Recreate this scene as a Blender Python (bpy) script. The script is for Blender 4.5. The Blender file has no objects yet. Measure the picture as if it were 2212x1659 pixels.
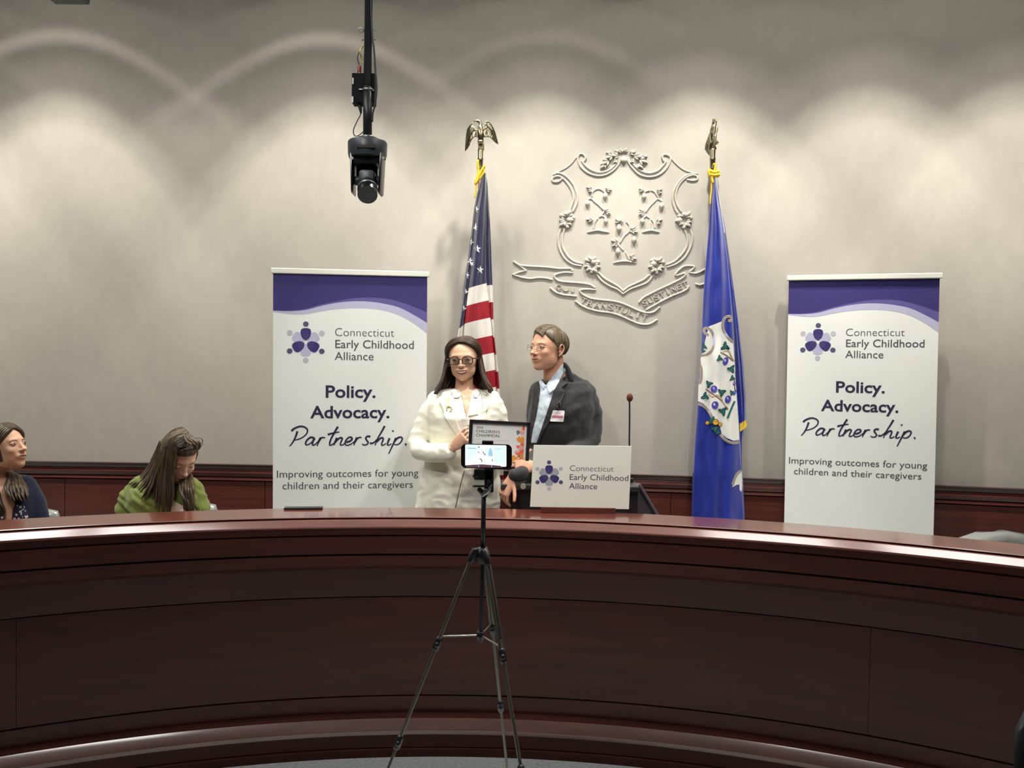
import bpy, bmesh, math, random
import numpy as np
from mathutils import Vector, Matrix, noise
from mathutils.bvhtree import BVHTree

# ---------------------------------------------------------------- camera, light, exposure
S = bpy.context.scene
COL = S.collection
W, H, F = 2212.0, 1659.0, 1750.0
PIT, ROL, CZ = 0.0267, 0.0164, 1.787
_r = Vector((math.cos(ROL), math.sin(ROL) * math.sin(PIT), math.sin(ROL) * math.cos(PIT)))
_u = Vector((-math.sin(ROL), math.cos(ROL) * math.sin(PIT), math.cos(ROL) * math.cos(PIT)))
_f = Vector((0, math.cos(PIT), -math.sin(PIT)))
cd = bpy.data.cameras.new('camera'); cam = bpy.data.objects.new('camera', cd); COL.objects.link(cam)
cam.matrix_world = Matrix(((_r.x, _u.x, -_f.x, 0), (_r.y, _u.y, -_f.y, 0), (_r.z, _u.z, -_f.z, CZ), (0, 0, 0, 1)))
cd.sensor_width = 36; cd.lens = F / W * 36; cd.clip_start = 0.05
S.camera = cam
S.view_settings.view_transform = 'Standard'; S.view_settings.look = 'None'
S.view_settings.gamma = 1; S.view_settings.use_curve_mapping = False
S.view_settings.exposure = 0.45
wd = bpy.data.worlds.new('world'); S.world = wd; wd.use_nodes = True
wd.node_tree.nodes['Background'].inputs[0].default_value = (0.9, 0.92, 1, 1)
wd.node_tree.nodes['Background'].inputs[1].default_value = 0.0
CEIL = 4.35      # ceiling height
FL = 0.24        # raised platform behind the dais

def ray(px, py):
    return (_f + _r * ((px - W / 2) / F) + _u * (-(py - H / 2) / F))
def P(px, py, Y):
    d = ray(px, py); return Vector((0, 0, CZ)) + d * (Y / d.y)
WC, WR = Vector((-2.098, -20.05, 0)), 25.0          # the gently curved rear wall
def PW(px, py, off=0.0):
    d = ray(px, py); R = WR - off
    a = d.x * d.x + d.y * d.y; b = -2 * (d.x * WC.x + d.y * WC.y); c = WC.x ** 2 + WC.y ** 2 - R * R
    t = (-b + math.sqrt(b * b - 4 * a * c)) / (2 * a)
    return Vector((0, 0, CZ)) + d * t

# general ceiling lights. Each is a fitting built in add_ceiling_light() lower down
WASH = dict(e=42.0, ring=1.0)

# ---------------------------------------------------------------- materials
MATS = {}
def mat(name, col, rough=0.6, metal=0.0, emit=None, es=1.0, coat=0.0, spec=0.5, sss=0.0, trans=0.0, alpha=1.0):
    if name in MATS: return MATS[name]
    m = bpy.data.materials.new(name); m.use_nodes = True
    b = m.node_tree.nodes['Principled BSDF']
    b.inputs['Base Color'].default_value = (*col, 1); b.inputs['Roughness'].default_value = rough
    b.inputs['Metallic'].default_value = metal
    b.inputs['Specular IOR Level'].default_value = spec
    b.inputs['Coat Weight'].default_value = coat; b.inputs['Coat Roughness'].default_value = 0.08
    if sss: b.inputs['Subsurface Weight'].default_value = sss; b.inputs['Subsurface Scale'].default_value = 0.01
    if trans: b.inputs['Transmission Weight'].default_value = trans
    if alpha < 1: b.inputs['Alpha'].default_value = alpha
    if emit: b.inputs['Emission Color'].default_value = (*emit, 1); b.inputs['Emission Strength'].default_value = es
    m.diffuse_color = (*col, 1); MATS[name] = m
    return m
def noisy(name, c1, c2, scale=(8, 8, 8), detail=3, rough=0.6, bump=0.0, bscale=None, coat=0.0, ramp=(0.35, 0.65), spec=0.5, metal=0.0, crough=0.08, sheen=0.0):
    m = mat(name, c1, rough, metal, coat=coat, spec=spec); nt = m.node_tree; b = nt.nodes['Principled BSDF']
    b.inputs['Coat Roughness'].default_value = crough
    if sheen: b.inputs['Sheen Weight'].default_value = sheen
    tc = nt.nodes.new('ShaderNodeTexCoord'); mp = nt.nodes.new('ShaderNodeMapping'); mp.inputs['Scale'].default_value = scale
    nz = nt.nodes.new('ShaderNodeTexNoise'); nz.inputs['Scale'].default_value = 1; nz.inputs['Detail'].default_value = detail
    rp = nt.nodes.new('ShaderNodeValToRGB'); rp.color_ramp.elements[0].position = ramp[0]; rp.color_ramp.elements[1].position = ramp[1]
    rp.color_ramp.elements[0].color = (*c1, 1); rp.color_ramp.elements[1].color = (*c2, 1)
    L = nt.links.new
    L(tc.outputs['Object'], mp.inputs[0]); L(mp.outputs[0], nz.inputs[0]); L(nz.outputs[0], rp.inputs[0]); L(rp.outputs[0], b.inputs['Base Color'])
    if bump:
        n2 = nt.nodes.new('ShaderNodeTexNoise'); n2.inputs['Detail'].default_value = 2
        m2 = nt.nodes.new('ShaderNodeMapping'); m2.inputs['Scale'].default_value = bscale or scale; n2.inputs['Scale'].default_value = 1
        bp = nt.nodes.new('ShaderNodeBump'); bp.inputs['Strength'].default_value = bump; bp.inputs['Distance'].default_value = 0.004
        L(tc.outputs['Object'], m2.inputs[0]); L(m2.outputs[0], n2.inputs[0]); L(n2.outputs[0], bp.inputs['Height']); L(bp.outputs[0], b.inputs['Normal'])
    return m
def srgb(r, g, b):
    f = lambda c: (c / 255 / 12.92) if c / 255 <= 0.04045 else ((c / 255 + 0.055) / 1.055) ** 2.4
    return (f(r), f(g), f(b))

M_WALL = noisy('wall_fabric', srgb(172, 168, 160), srgb(177, 173, 165), (16, 16, 9), 6, 0.95, 0.12, (260, 260, 420), spec=0.1, ramp=(0.3, 0.7))
M_CEIL = noisy('ceiling_tile', srgb(170, 167, 160), srgb(180, 177, 170), (30, 30, 30), 3, 0.95, spec=0.1)
M_CARPET = noisy('grey_carpet', srgb(172, 180, 178), srgb(196, 202, 200), (60, 60, 60), 5, 0.98, 0.3, (300, 300, 300), spec=0.05)
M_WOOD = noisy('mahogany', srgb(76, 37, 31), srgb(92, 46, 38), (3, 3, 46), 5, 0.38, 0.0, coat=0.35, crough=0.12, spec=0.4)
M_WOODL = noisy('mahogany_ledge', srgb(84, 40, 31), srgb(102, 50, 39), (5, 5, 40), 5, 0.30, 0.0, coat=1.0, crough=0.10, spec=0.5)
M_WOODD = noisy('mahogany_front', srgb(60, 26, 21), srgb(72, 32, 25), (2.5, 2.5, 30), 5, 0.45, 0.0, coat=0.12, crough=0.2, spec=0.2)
M_WOODL.node_tree.nodes['Principled BSDF'].inputs['Coat IOR'].default_value = 1.85
M_GAP = mat('dark_groove', srgb(26, 8, 8), 0.7)
M_PLASTER = noisy('relief_plaster', srgb(176, 170, 160), srgb(184, 178, 168), (30, 30, 30), 2, 0.85, spec=0.2)

# ---------------------------------------------------------------- mesh helpers
def link(name, me, mats=(), parent=None, smooth=True):
    o = bpy.data.objects.new(name, me); COL.objects.link(o)
    if not isinstance(mats, (list, tuple)): mats = [mats]
    if len(me.materials) == 0:
        for m in mats: me.materials.append(m)
    if smooth and len(me.polygons): me.polygons.foreach_set('use_smooth', [True] * len(me.polygons))
    if parent: o.parent = parent; o.matrix_parent_inverse = parent.matrix_world.inverted()
    return o
def bmo(name, bm, mats=(), parent=None, smooth=False):
    me = bpy.data.meshes.new(name); bmesh.ops.recalc_face_normals(bm, faces=bm.faces); bm.to_mesh(me); bm.free()
    return link(name, me, mats, parent, smooth)
def tag(o, label, cat, group=None, kind=None):
    o['label'] = label; o['category'] = cat
    if group: o['group'] = group
    if kind: o['kind'] = kind
    return o
def thing(name, label, cat, loc=(0, 0, 0), group=None):
    o = bpy.data.objects.new(name, None); COL.objects.link(o); o.location = loc; o.empty_display_size = 0.1
    o.matrix_world = Matrix.Translation(Vector(loc))
    return tag(o, label, cat, group)
def struct(o): o['kind'] = 'structure'; return o
def smoothed(o, ang=35):
    me = o.data; me.polygons.foreach_set('use_smooth', [True] * len(me.polygons))
    me.set_sharp_from_angle(angle=math.radians(ang)); return o

def box(bm, lo, hi, mi=0, mx=None, bev=0.0):
    lo = Vector(lo); hi = Vector(hi)
    r = bmesh.ops.create_cube(bm, size=1.0, matrix=Matrix.Translation((lo + hi) / 2) @ Matrix.Diagonal((*(hi - lo), 1)))
    vs = r['verts']; fs = list({f for v in vs for f in v.link_faces}); es = list({e for v in vs for e in v.link_edges})
    for f in fs: f.material_index = mi
    if bev: 
        g = bmesh.ops.bevel(bm, geom=es, offset=bev, segments=2, affect='EDGES', profile=0.5)
        vs = list({v for f in g['faces'] for v in f.verts} | {v for v in vs if v.is_valid})
        for f in g['faces']: f.material_index = mi
    if mx is not None: bmesh.ops.transform(bm, matrix=mx, verts=vs)
    return vs
def ring(bm, c, ax, ay, rx, ry, n=16, power=1.0):
    out = []
    for i in range(n):
        a = 2 * math.pi * i / n; ca, sa = math.cos(a), math.sin(a)
        if power != 1: ca = math.copysign(abs(ca) ** power, ca); sa = math.copysign(abs(sa) ** power, sa)
        out.append(bm.verts.new(c + ax * (rx * ca) + ay * (ry * sa)))
    return out
def bridge(bm, rings, cap=True, mi=0, closed=True):
    fs = []
    for a, b in zip(rings, rings[1:]):
        n = len(a)
        for i in range(n if closed else n - 1):
            j = (i + 1) % n; fs.append(bm.faces.new((a[i], a[j], b[j], b[i])))
    if cap:
        fs.append(bm.faces.new(rings[0])); fs.append(bm.faces.new(list(reversed(rings[-1]))))
    for f in fs: f.material_index = mi
    return fs
def loft(bm, secs, n=20, ax=Vector((1, 0, 0)), ay=Vector((0, 1, 0)), mi=0, power=1.0, round_ends=False):
    """secs: (centre, rx, ry)"""
    secs = list(secs)
    bridge(bm, [ring(bm, Vector(c), ax, ay, rx, ry, n, power) for c, rx, ry in secs], mi=mi)
def tube(bm, pts, rad, n=10, flat=1.0, up=None, mi=0, ends=True):
    pts = [Vector(p) for p in pts]
    if not isinstance(rad, (list, tuple)): rad = [rad] * len(pts)
    rings = []; prev = None
    for i, p in enumerate(pts):
        t = (pts[min(i + 1, len(pts) - 1)] - pts[max(i - 1, 0)])
        if t.length < 1e-9: t = Vector((0, 0, 1))
        t.normalize()
        if up is not None: a = (up - t * up.dot(t))
        elif prev is None: a = t.orthogonal()
        else: a = prev - t * prev.dot(t)
        if a.length < 1e-6: a = t.orthogonal()
        a.normalize(); prev = a; b = t.cross(a)
        rings.append((p, a, b, rad[i], t))
    if ends:   # rounded ends
        p, a, b, r, t = rings[0]; q, a2, b2, r2, t2 = rings[-1]
        pre = [(p - t * r * k, a, b, r * s, t) for k, s in ((0.92, 0.35), (0.6, 0.8))]
        post = [(q + t2 * r2 * k, a2, b2, r2 * s, t2) for k, s in ((0.6, 0.8), (0.92, 0.35))]
        rings = pre + rings + post
    bridge(bm, [ring(bm, p, a, b, r, r * flat, n) for p, a, b, r, t in rings], mi=mi)
def ball(bm, c, r, mi=0, seg=14, mx=None):
    if not isinstance(r, (list, tuple)): r = (r, r, r)
    m = Matrix.Translation(Vector(c))
    if mx is not None: m = m @ mx.to_4x4()
    m = m @ Matrix.Diagonal((*r, 1))
    g = bmesh.ops.create_uvsphere(bm, u_segments=seg, v_segments=max(6, seg * 2 // 3), radius=1, matrix=m)
    for f in {f for v in g['verts'] for f in v.link_faces}: f.material_index = mi
def crv(pts, n=8):
    """Catmull-Rom through points (any dimension)"""
    pts = [np.array(p, float) for p in pts]
    if len(pts) < 3: return [tuple(pts[0] + (pts[1] - pts[0]) * k / n) for k in range(n + 1)]
    q = [2 * pts[0] - pts[1]] + pts + [2 * pts[-1] - pts[-2]]; out = []
    for i in range(1, len(q) - 2):
        a, b, c, d = q[i - 1:i + 3]
        for k in range(n):
            t = k / n
            out.append(tuple(0.5 * ((2 * b) + (c - a) * t + (2 * a - 5 * b + 4 * c - d) * t * t + (3 * b - a - 3 * c + d) * t ** 3)))
    out.append(tuple(pts[-1])); return out
def lathe(bm, prof, a0, a1, n, centre, mi=0, closed=True):
    """revolve an (R, z) outline about a vertical axis; angle 0 points along +Y"""
    rs = []
    for i in range(n + 1):
        a = a0 + (a1 - a0) * i / n
        rs.append([bm.verts.new((centre[0] + R * math.sin(a), centre[1] + R * math.cos(a), z)) for R, z in prof])
    bridge(bm, rs, cap=closed, mi=mi, closed=closed)
def cyl(bm, a, b, r, r2=None, n=20, mi=0):
    tube(bm, [a, b], [r, r if r2 is None else r2], n=n, ends=False, mi=mi)
def remesh(name, bm, voxel, mats, parent=None, iters=3, disp=None):
    me = bpy.data.meshes.new('t'); bmesh.ops.recalc_face_normals(bm, faces=bm.faces); bm.to_mesh(me); bm.free()
    o = bpy.data.objects.new('t', me); COL.objects.link(o)
    md = o.modifiers.new('r', 'REMESH'); md.mode = 'VOXEL'; md.voxel_size = voxel
    if iters:
        sm = o.modifiers.new('s', 'SMOOTH'); sm.factor = 0.5; sm.iterations = iters
    dg = bpy.context.evaluated_depsgraph_get(); dg.update()
    m2 = bpy.data.meshes.new_from_object(o.evaluated_get(dg)); bpy.data.objects.remove(o)
    m2.name = name; m2.materials.clear()
    if disp:
        for v, nn in zip(m2.vertices, [v.normal.copy() for v in m2.vertices]): v.co += nn * disp(v.co)
    return link(name, m2, mats, parent)
def bvh_of(o):
    me = o.data; return BVHTree.FromPolygons([o.matrix_world @ v.co for v in me.vertices], [p.vertices for p in me.polygons])
def join_into(dst, src_list):
    """merge several single-user meshes into the first object (one continuous mesh object)"""
    bm = bmesh.new(); mats = []
    for o in [dst] + src_list:
        remap = []
        for m in o.data.materials:
            if m not in mats: mats.append(m)
            remap.append(mats.index(m))
        tmp = bmesh.new(); tmp.from_mesh(o.data); tmp.transform(dst.matrix_world.inverted() @ o.matrix_world)
        for f in tmp.faces: f.material_index = remap[f.material_index] if remap else 0
        t = bpy.data.meshes.new('x'); tmp.to_mesh(t); tmp.free(); bm.from_mesh(t); bpy.data.meshes.remove(t)
    dst.data.materials.clear()
    for m in mats: dst.data.materials.append(m)
    bm.to_mesh(dst.data); bm.free()
    for o in src_list: bpy.data.objects.remove(o)
    dst.data.polygons.foreach_set('use_smooth', [True] * len(dst.data.polygons))
    return dst

def poly2d(pts, L):
    """triangulated, subdivided flat polygon -> (verts2d, faces)"""
    bm = bmesh.new(); vs = [bm.verts.new((p[0], p[1], 0)) for p in pts]; bm.faces.new(vs)
    bmesh.ops.triangulate(bm, faces=bm.faces)
    for _ in range(7):
        es = [e for e in bm.edges if e.calc_length() > L]
        if not es: break
        bmesh.ops.subdivide_edges(bm, edges=es, cuts=1); bmesh.ops.triangulate(bm, faces=bm.faces)
    bmesh.ops.beautify_fill(bm, faces=bm.faces, edges=[e for e in bm.edges if not e.is_boundary])
    bm.verts.index_update()
    r = [(v.co.x, v.co.y) for v in bm.verts], [[v.index for v in f.verts] for f in bm.faces]
    bm.free(); return r
def band2d(pts, w, n=6):
    """outline of a stroke of width w (number or list) along a smooth path"""
    c = crv(pts, n); m = len(c)
    ww = w if callable(w) else (lambda t: w)
    A, B = [], []
    for i, p in enumerate(c):
        a = np.array(c[min(i + 1, m - 1)]) - np.array(c[max(i - 1, 0)]); a = a / (np.linalg.norm(a) + 1e-9); nn = np.array((-a[1], a[0]))
        h = ww(i / (m - 1)) / 2
        A.append(tuple(np.array(p) + nn * h)); B.append(tuple(np.array(p) - nn * h))
    vs = A + B; fs = [[i, i + 1, m + i + 1, m + i] for i in range(m - 1)]
    return vs, fs
def sheet(bm, vf, fn, off, th=0.0, mi=0):
    """put a flat pattern (verts2d, faces) on a surface with fn(x, y, off) -> point; th > 0 gives it thickness"""
    vs, fs = vf
    top = [fn(x, y, off + th) for x, y in vs]
    ok = [t is not None for t in top]
    T = [bm.verts.new(t) if t is not None else None for t in top]
    bot = None
    if th:
        Bp = [fn(x, y, off) for x, y in vs]
        bot = [bm.verts.new(b) if b is not None else None for b in Bp]
        ok = [a and b is not None for a, b in zip(ok, Bp)]
    cnt = {}
    for f in fs:
        if not all(ok[i] for i in f): continue
        try: g = bm.faces.new([T[i] for i in f]); g.material_index = mi
        except ValueError: continue
        if th:
            g = bm.faces.new([bot[i] for i in reversed(f)]); g.material_index = mi
            for a, b in zip(f, f[1:] + f[:1]): cnt[(a, b)] = 1
    if th:
        for (a, b) in cnt:
            if (b, a) not in cnt: g = bm.faces.new((T[a], bot[a], bot[b], T[b])); g.material_index = mi
    for v in T + (bot or []):
        if v is not None and not v.link_faces: bm.verts.remove(v)
def ray_fn(bvh, conv=lambda x, y: (x, y), default=None):
    """surface mapping: pixel-like layout coordinates thrown on a body"""
    o0 = Vector((0, 0, CZ))
    def fn(x, y, off):
        px, py = conv(x, y); d = ray(px, py).normalized()
        h = bvh.ray_cast(o0, d)
        if h[0] is None: return P(px, py, default) - d * off if default else None
        return h[0] - d * off
    return fn
def ell2d(cx, cy, rx, ry=None, n=18, rot=0.0):
    ry = ry or rx; c, s = math.cos(rot), math.sin(rot)
    vs = [(cx + rx * math.cos(a) * c - ry * math.sin(a) * s, cy + rx * math.cos(a) * s + ry * math.sin(a) * c) for a in [2 * math.pi * k / n for k in range(n)]]
    return vs
def fan(pts):
    cx = sum(p[0] for p in pts) / len(pts); cy = sum(p[1] for p in pts) / len(pts); n = len(pts)
    return list(pts) + [(cx, cy)], [[i, (i + 1) % n, n] for i in range(n)]

_TX = {}
def text2d(s, bold=0.0):
    cu = bpy.data.curves.new('t', 'FONT'); cu.body = s; cu.resolution_u = 3; cu.offset = bold; cu.fill_mode = 'FRONT'
    o = bpy.data.objects.new('t', cu); COL.objects.link(o)
    dg = bpy.context.evaluated_depsgraph_get(); dg.update()
    me = bpy.data.meshes.new_from_object(o.evaluated_get(dg))
    v = [(a.co.x, a.co.y) for a in me.vertices]; f = [list(p.vertices) for p in me.polygons]
    bpy.data.objects.remove(o); bpy.data.curves.remove(cu); bpy.data.meshes.remove(me)
    return v, f
def text_box(s, x0, x1, base, cap, bold=0.0):
    """text laid between x0 and x1 with its baseline at y=base (y grows downwards) and the given capital height"""
    if 'cap' not in _TX:
        v, f = text2d('H'); _TX['cap'] = max(a[1] for a in v) - min(a[1] for a in v)
    v, f = text2d(s, bold); lo = min(a[0] for a in v); hi = max(a[0] for a in v)
    kx = (x1 - x0) / (hi - lo); ky = cap / _TX['cap']
    return [(x0 + (a[0] - lo) * kx, base - a[1] * ky) for a in v], [list(reversed(q)) for q in f]

# ---------------------------------------------------------------- room shell
DC = Vector((-0.1754, -0.6427, 0))        # centre of the curved dais
def shell_box(name, lo, hi, m):
    bm = bmesh.new(); box(bm, lo, hi); return struct(bmo(name, bm, m))
shell_box('floor', (-6.6, -6, -0.1), (6.6, 5.4, 0), M_CARPET)
shell_box('ceiling', (-6.6, -6, CEIL), (6.6, 5.4, CEIL + 0.1), M_CEIL)
shell_box('wall_left', (-6.7, -6, 0), (-6.6, 5.4, CEIL), M_WALL)
shell_box('wall_right', (6.6, -6, 0), (6.7, 5.4, CEIL), M_WALL)
shell_box('wall_front', (-6.6, -6.1, 0), (6.6, -6, CEIL), M_WALL)
bm = bmesh.new(); lathe(bm, [(WR, 0), (WR + 0.1, 0), (WR + 0.1, CEIL), (WR, CEIL)], -0.185, 0.36, 80, WC)
struct(smoothed(bmo('wall_rear', bm, M_WALL), 20))
bm = bmesh.new()
arc = [(DC.x + 4.475 * math.sin(a), DC.y + 4.475 * math.cos(a)) for a in np.linspace(-1.45, 1.45, 60)]
bk = [(WC.x + WR * math.sin(a), WC.y + WR * math.cos(a)) for a in np.linspace(0.34, -0.168, 40)]
lo = [bm.verts.new((x, y, 0.0)) for x, y in arc + bk]; hi = [bm.verts.new((x, y, FL)) for x, y in arc + bk]
bm.faces.new(hi); bm.faces.new(list(reversed(lo)))
for i in range(len(lo)): j = (i + 1) % len(lo); bm.faces.new((lo[i], lo[j], hi[j], hi[i]))
struct(bmo('floor_platform', bm, M_CARPET))

# wooden wainscot below the wall covering
def wains(name, prof, m):
    bm = bmesh.new(); lathe(bm, prof, -0.166, 0.337, 90, WC); return struct(smoothed(bmo(name, bm, m), 25))
wains('trim_1', [(24.955, 1.138), (24.999, 1.138), (24.999, 1.112), (24.965, 1.112), (24.958, 1.122)], mat('rail_cap', srgb(58, 26, 22), 0.4, coat=0.3))
wains('trim_2', [(24.968, 1.110), (24.999, 1.110), (24.999, 1.064), (24.968, 1.064), (24.962, 1.087)], M_WOOD)
wains('trim_3', [(24.985, 1.064), (24.999, 1.064), (24.999, 1.034), (24.985, 1.034)], M_GAP)
wains('trim_4', [(24.970, 1.058), (24.984, 1.058), (24.984, 1.042), (24.966, 1.042)], M_WOOD)
bm = bmesh.new()
seam = [(PW(145, 1060).x + k * 1.22) for k in range(-3, 7)]
an = [math.asin((x - WC.x) / 24.99) for x in seam]
an = [a for a in an if -0.165 < a < 0.336]; an = [-0.166] + an + [0.337]
for a, b in zip(an, an[1:]): lathe(bm, [(24.974, 1.034), (24.999, 1.034), (24.999, FL + 0.1), (24.974, FL + 0.1)], a + 0.00008, b - 0.00008, 10, WC)
struct(smoothed(bmo('trim_5', bm, M_WOOD), 25))
wains('baseboard_rear', [(24.96, FL + 0.1), (24.999, FL + 0.1), (24.999, FL), (24.96, FL)], M_WOODD)

# ---------------------------------------------------------------- ceiling lights
def profile_light(name, loc, e, col, ramp, size=0.03, parent=None):
    """point lamp with the beam pattern of a recessed reflector: ramp = [(angle in degrees, strength)]"""
    ld = bpy.data.lights.new(name, 'SPOT'); ld.energy = e; ld.color = col; ld.shadow_soft_size = size
    ld.spot_size = math.radians(min(178, 2 * ramp[-1][0])); ld.spot_blend = 0.0
    ld.use_nodes = True; nt = ld.node_tree; em = nt.nodes.get('Emission') or nt.nodes.new('ShaderNodeEmission')
    tc = nt.nodes.new('ShaderNodeTexCoord'); sx = nt.nodes.new('ShaderNodeSeparateXYZ'); ab = nt.nodes.new('ShaderNodeMath'); ab.operation = 'ABSOLUTE'
    ac = nt.nodes.new('ShaderNodeMath'); ac.operation = 'ARCCOSINE'; ml = nt.nodes.new('ShaderNodeMath'); ml.operation = 'DIVIDE'; ml.inputs[1].default_value = math.pi / 2
    rp = nt.nodes.new('ShaderNodeValToRGB'); cr = rp.color_ramp; cr.interpolation = 'EASE'
    L = nt.links.new
    L(tc.outputs['Normal'], sx.inputs[0]); L(sx.outputs['Z'], ab.inputs[0]); L(ab.outputs[0], ac.inputs[0]); L(ac.outputs[0], ml.inputs[0]); L(ml.outputs[0], rp.inputs[0])
    while len(cr.elements) < len(ramp): cr.elements.new(0.5)
    for el, (a, s) in zip(cr.elements, ramp): el.position = a / 90; el.color = (s, s, s, 1)
    L(rp.outputs[0], em.inputs['Strength'])
    o = bpy.data.objects.new(name, ld); COL.objects.link(o); o.location = loc
    return o
M_CAN = mat('can_white', (0.7, 0.7, 0.68), 0.4); M_LENS = mat('can_lens', (0.9, 0.9, 0.85), 0.3, emit=(1, 0.9, 0.75), es=6.0)
DL = iter(['beyond the left wall end', 'left of the left-edge seated woman', 'over the left-edge seated woman', 'over the seated woman in green', 'over the left banner', 'over the striped flag, added as fill', 'over the standing man', 'over the blue flag', 'over the right banner', 'over the right chair', 'beyond the right banner'])
def wash_fitting(px, ring_s, e, dist=0.65):
    w = PW(px, 300); x = w.x; y = WC.y + math.sqrt((WR - dist) ** 2 - (x - WC.x) ** 2)
    t = thing('recessed_downlight', 'round recessed ceiling downlight by the rear wall, ' + next(DL), 'ceiling light', (x, y, CEIL - 0.004), 'wall washing downlights')
    bm = bmesh.new(); lathe(bm, [(0.06, CEIL - 0.001), (0.085, CEIL - 0.001), (0.085, CEIL - 0.006), (0.06, CEIL - 0.008)], 0, 2 * math.pi, 32, (x, y)); smoothed(bmo('trim_ring', bm, M_CAN, t))
    bm = bmesh.new(); lathe(bm, [(0.0005, CEIL - 0.001), (0.059, CEIL - 0.001), (0.059, CEIL - 0.003), (0.0005, CEIL - 0.003)], 0, 2 * math.pi, 32, (x, y)); bmo('lens', bm, M_LENS, t)
    l = profile_light('downlight_lamp', (x, y, CEIL - 0.03), e, (1, 0.94, 0.84),
        [(0, 0.26), (12, 0.32), (18, 0.55), (24, 0.74), (28.5, 0.62), (32, 0.28), (35.5, 0.06), (44.5, 0.008), (46.8, 0.008 + 0.05 * ring_s), (49.5, 0.014), (62, 0.01)], 0.035)
    return t
for px, rg, e in ((-420, .4, 270), (-180, .6, 270), (140, 1.4, 300), (420, .0, 80), (690, 1.4, 290), (930, .2, 130), (1150, .5, 330), (1480, .12, 340), (1830, .12, 290), (2150, .08, 260), (2480, .08, 240)):  # weaker lamp over the striped flag is added to even the wall light
    wash_fitting(px, rg, e)

def troffer(x, y, w, d, es, label, col=(1, 0.97, 0.93)):
    t = thing('ceiling_troffer', label, 'ceiling light', (x, y, CEIL))
    bm = bmesh.new()
    for a, b in (((-w/2-.03, -d/2-.03), (w/2+.03, -d/2)), ((-w/2-.03, d/2), (w/2+.03, d/2+.03)), ((-w/2-.03, -d/2), (-w/2, d/2)), ((w/2, -d/2), (w/2+.03, d/2))):
        box(bm, (x + a[0], y + a[1], CEIL - 0.02), (x + b[0], y + b[1], CEIL - 0.001))
    bmo('frame', bm, M_CAN, t)
    bm = bmesh.new(); box(bm, (x - w/2, y - d/2, CEIL - 0.012), (x + w/2, y + d/2, CEIL - 0.002))
    m = mat('diffuser_%g_%g' % (es, col[2]), (0.9, 0.9, 0.88), 0.5, emit=col, es=es); bmo('diffuser', bm, m, t)
for (x, y, w, d, es, lb) in ((-2.22, 2.55, 0.5, 1.2, 7.0, 'bright ceiling panel over the far left end of the dais'), (-1.62, 2.35, 0.5, 1.2, 7.0, 'bright ceiling panel over the dais, left of the hanging camera'),
    (0.98, 2.55, 0.5, 1.2, 6.0, 'bright ceiling panel over the dais, right of the lectern'), (1.68, 2.45, 0.5, 1.2, 6.0, 'bright ceiling panel over the far right end of the dais'),
    (-2.0, -1.5, 0.6, 1.2, 0.6, 'dimmed ceiling panel over the left audience seats'), (2.0, -1.5, 0.6, 1.2, 0.6, 'dimmed ceiling panel over the right audience seats')):
    troffer(x, y, w, d, es, lb)

def added_fill_spot(x, y, tx, ty, tz, e, label):  # added front fill lamps with made-up fittings, to brighten the stage
    t = thing('added_fill_spotlight', label, 'spotlight', (x, y, CEIL)); a = Vector((x, y, CEIL - 0.16)); d = (Vector((tx, ty, tz)) - a).normalized()
    bm = bmesh.new(); cyl(bm, (x, y, CEIL), a, 0.012); bmo('stem', bm, M_CAN, t, True)
    bm = bmesh.new(); tube(bm, [a - d * 0.09, a + d * 0.07], [0.05, 0.062], n=20, ends=False); bmo('housing', bm, M_CAN, t, True)
    ld = bpy.data.lights.new('added_fill_lamp', 'SPOT'); ld.energy = e; ld.color = (1, 0.96, 0.90); ld.spot_size = math.radians(48); ld.spot_blend = 0.8; ld.shadow_soft_size = 0.16
    o = bpy.data.objects.new('added_fill_lamp', ld); COL.objects.link(o); o.location = a + d * 0.08; o.rotation_euler = d.to_track_quat('-Z', 'Y').to_euler()
added_fill_spot(-1.3, 0.9, -0.5, 4.4, 1.70, 105, 'added fill spotlight, out of view, aimed at the stage from the left')
added_fill_spot(1.1, 0.9, 0.5, 4.4, 1.70, 105, 'added fill spotlight, out of view, aimed at the stage from the right')

# ---------------------------------------------------------------- curved dais
dais = thing('curved_dais', 'large curved dark mahogany dais with ledge, moulded front and base step', 'dais', (DC.x, DC.y + 4.3, 0))
def dpart(name, prof, m, a0=-1.40, a1=1.40, n=150, ang=30):
    bm = bmesh.new(); lathe(bm, prof, a0, a1, n, DC); return smoothed(bmo(name, bm, m, dais), ang)
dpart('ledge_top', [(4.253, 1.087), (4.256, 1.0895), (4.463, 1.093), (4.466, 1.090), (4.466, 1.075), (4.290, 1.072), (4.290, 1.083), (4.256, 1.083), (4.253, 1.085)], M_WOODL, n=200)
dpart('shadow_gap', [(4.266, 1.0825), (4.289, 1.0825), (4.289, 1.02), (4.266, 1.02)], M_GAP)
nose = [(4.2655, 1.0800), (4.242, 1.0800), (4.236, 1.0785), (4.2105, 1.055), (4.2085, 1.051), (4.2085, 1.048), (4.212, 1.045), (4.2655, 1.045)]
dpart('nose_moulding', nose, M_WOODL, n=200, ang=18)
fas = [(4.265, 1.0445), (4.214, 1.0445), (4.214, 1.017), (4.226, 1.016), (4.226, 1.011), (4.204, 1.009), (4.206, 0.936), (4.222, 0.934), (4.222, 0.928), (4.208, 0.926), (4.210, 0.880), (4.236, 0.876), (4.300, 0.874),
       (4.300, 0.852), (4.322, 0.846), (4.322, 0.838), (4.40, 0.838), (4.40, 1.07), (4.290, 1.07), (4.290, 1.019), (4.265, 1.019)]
dpart('upper_fascia', fas, M_WOODD, n=200, ang=20)
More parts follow.
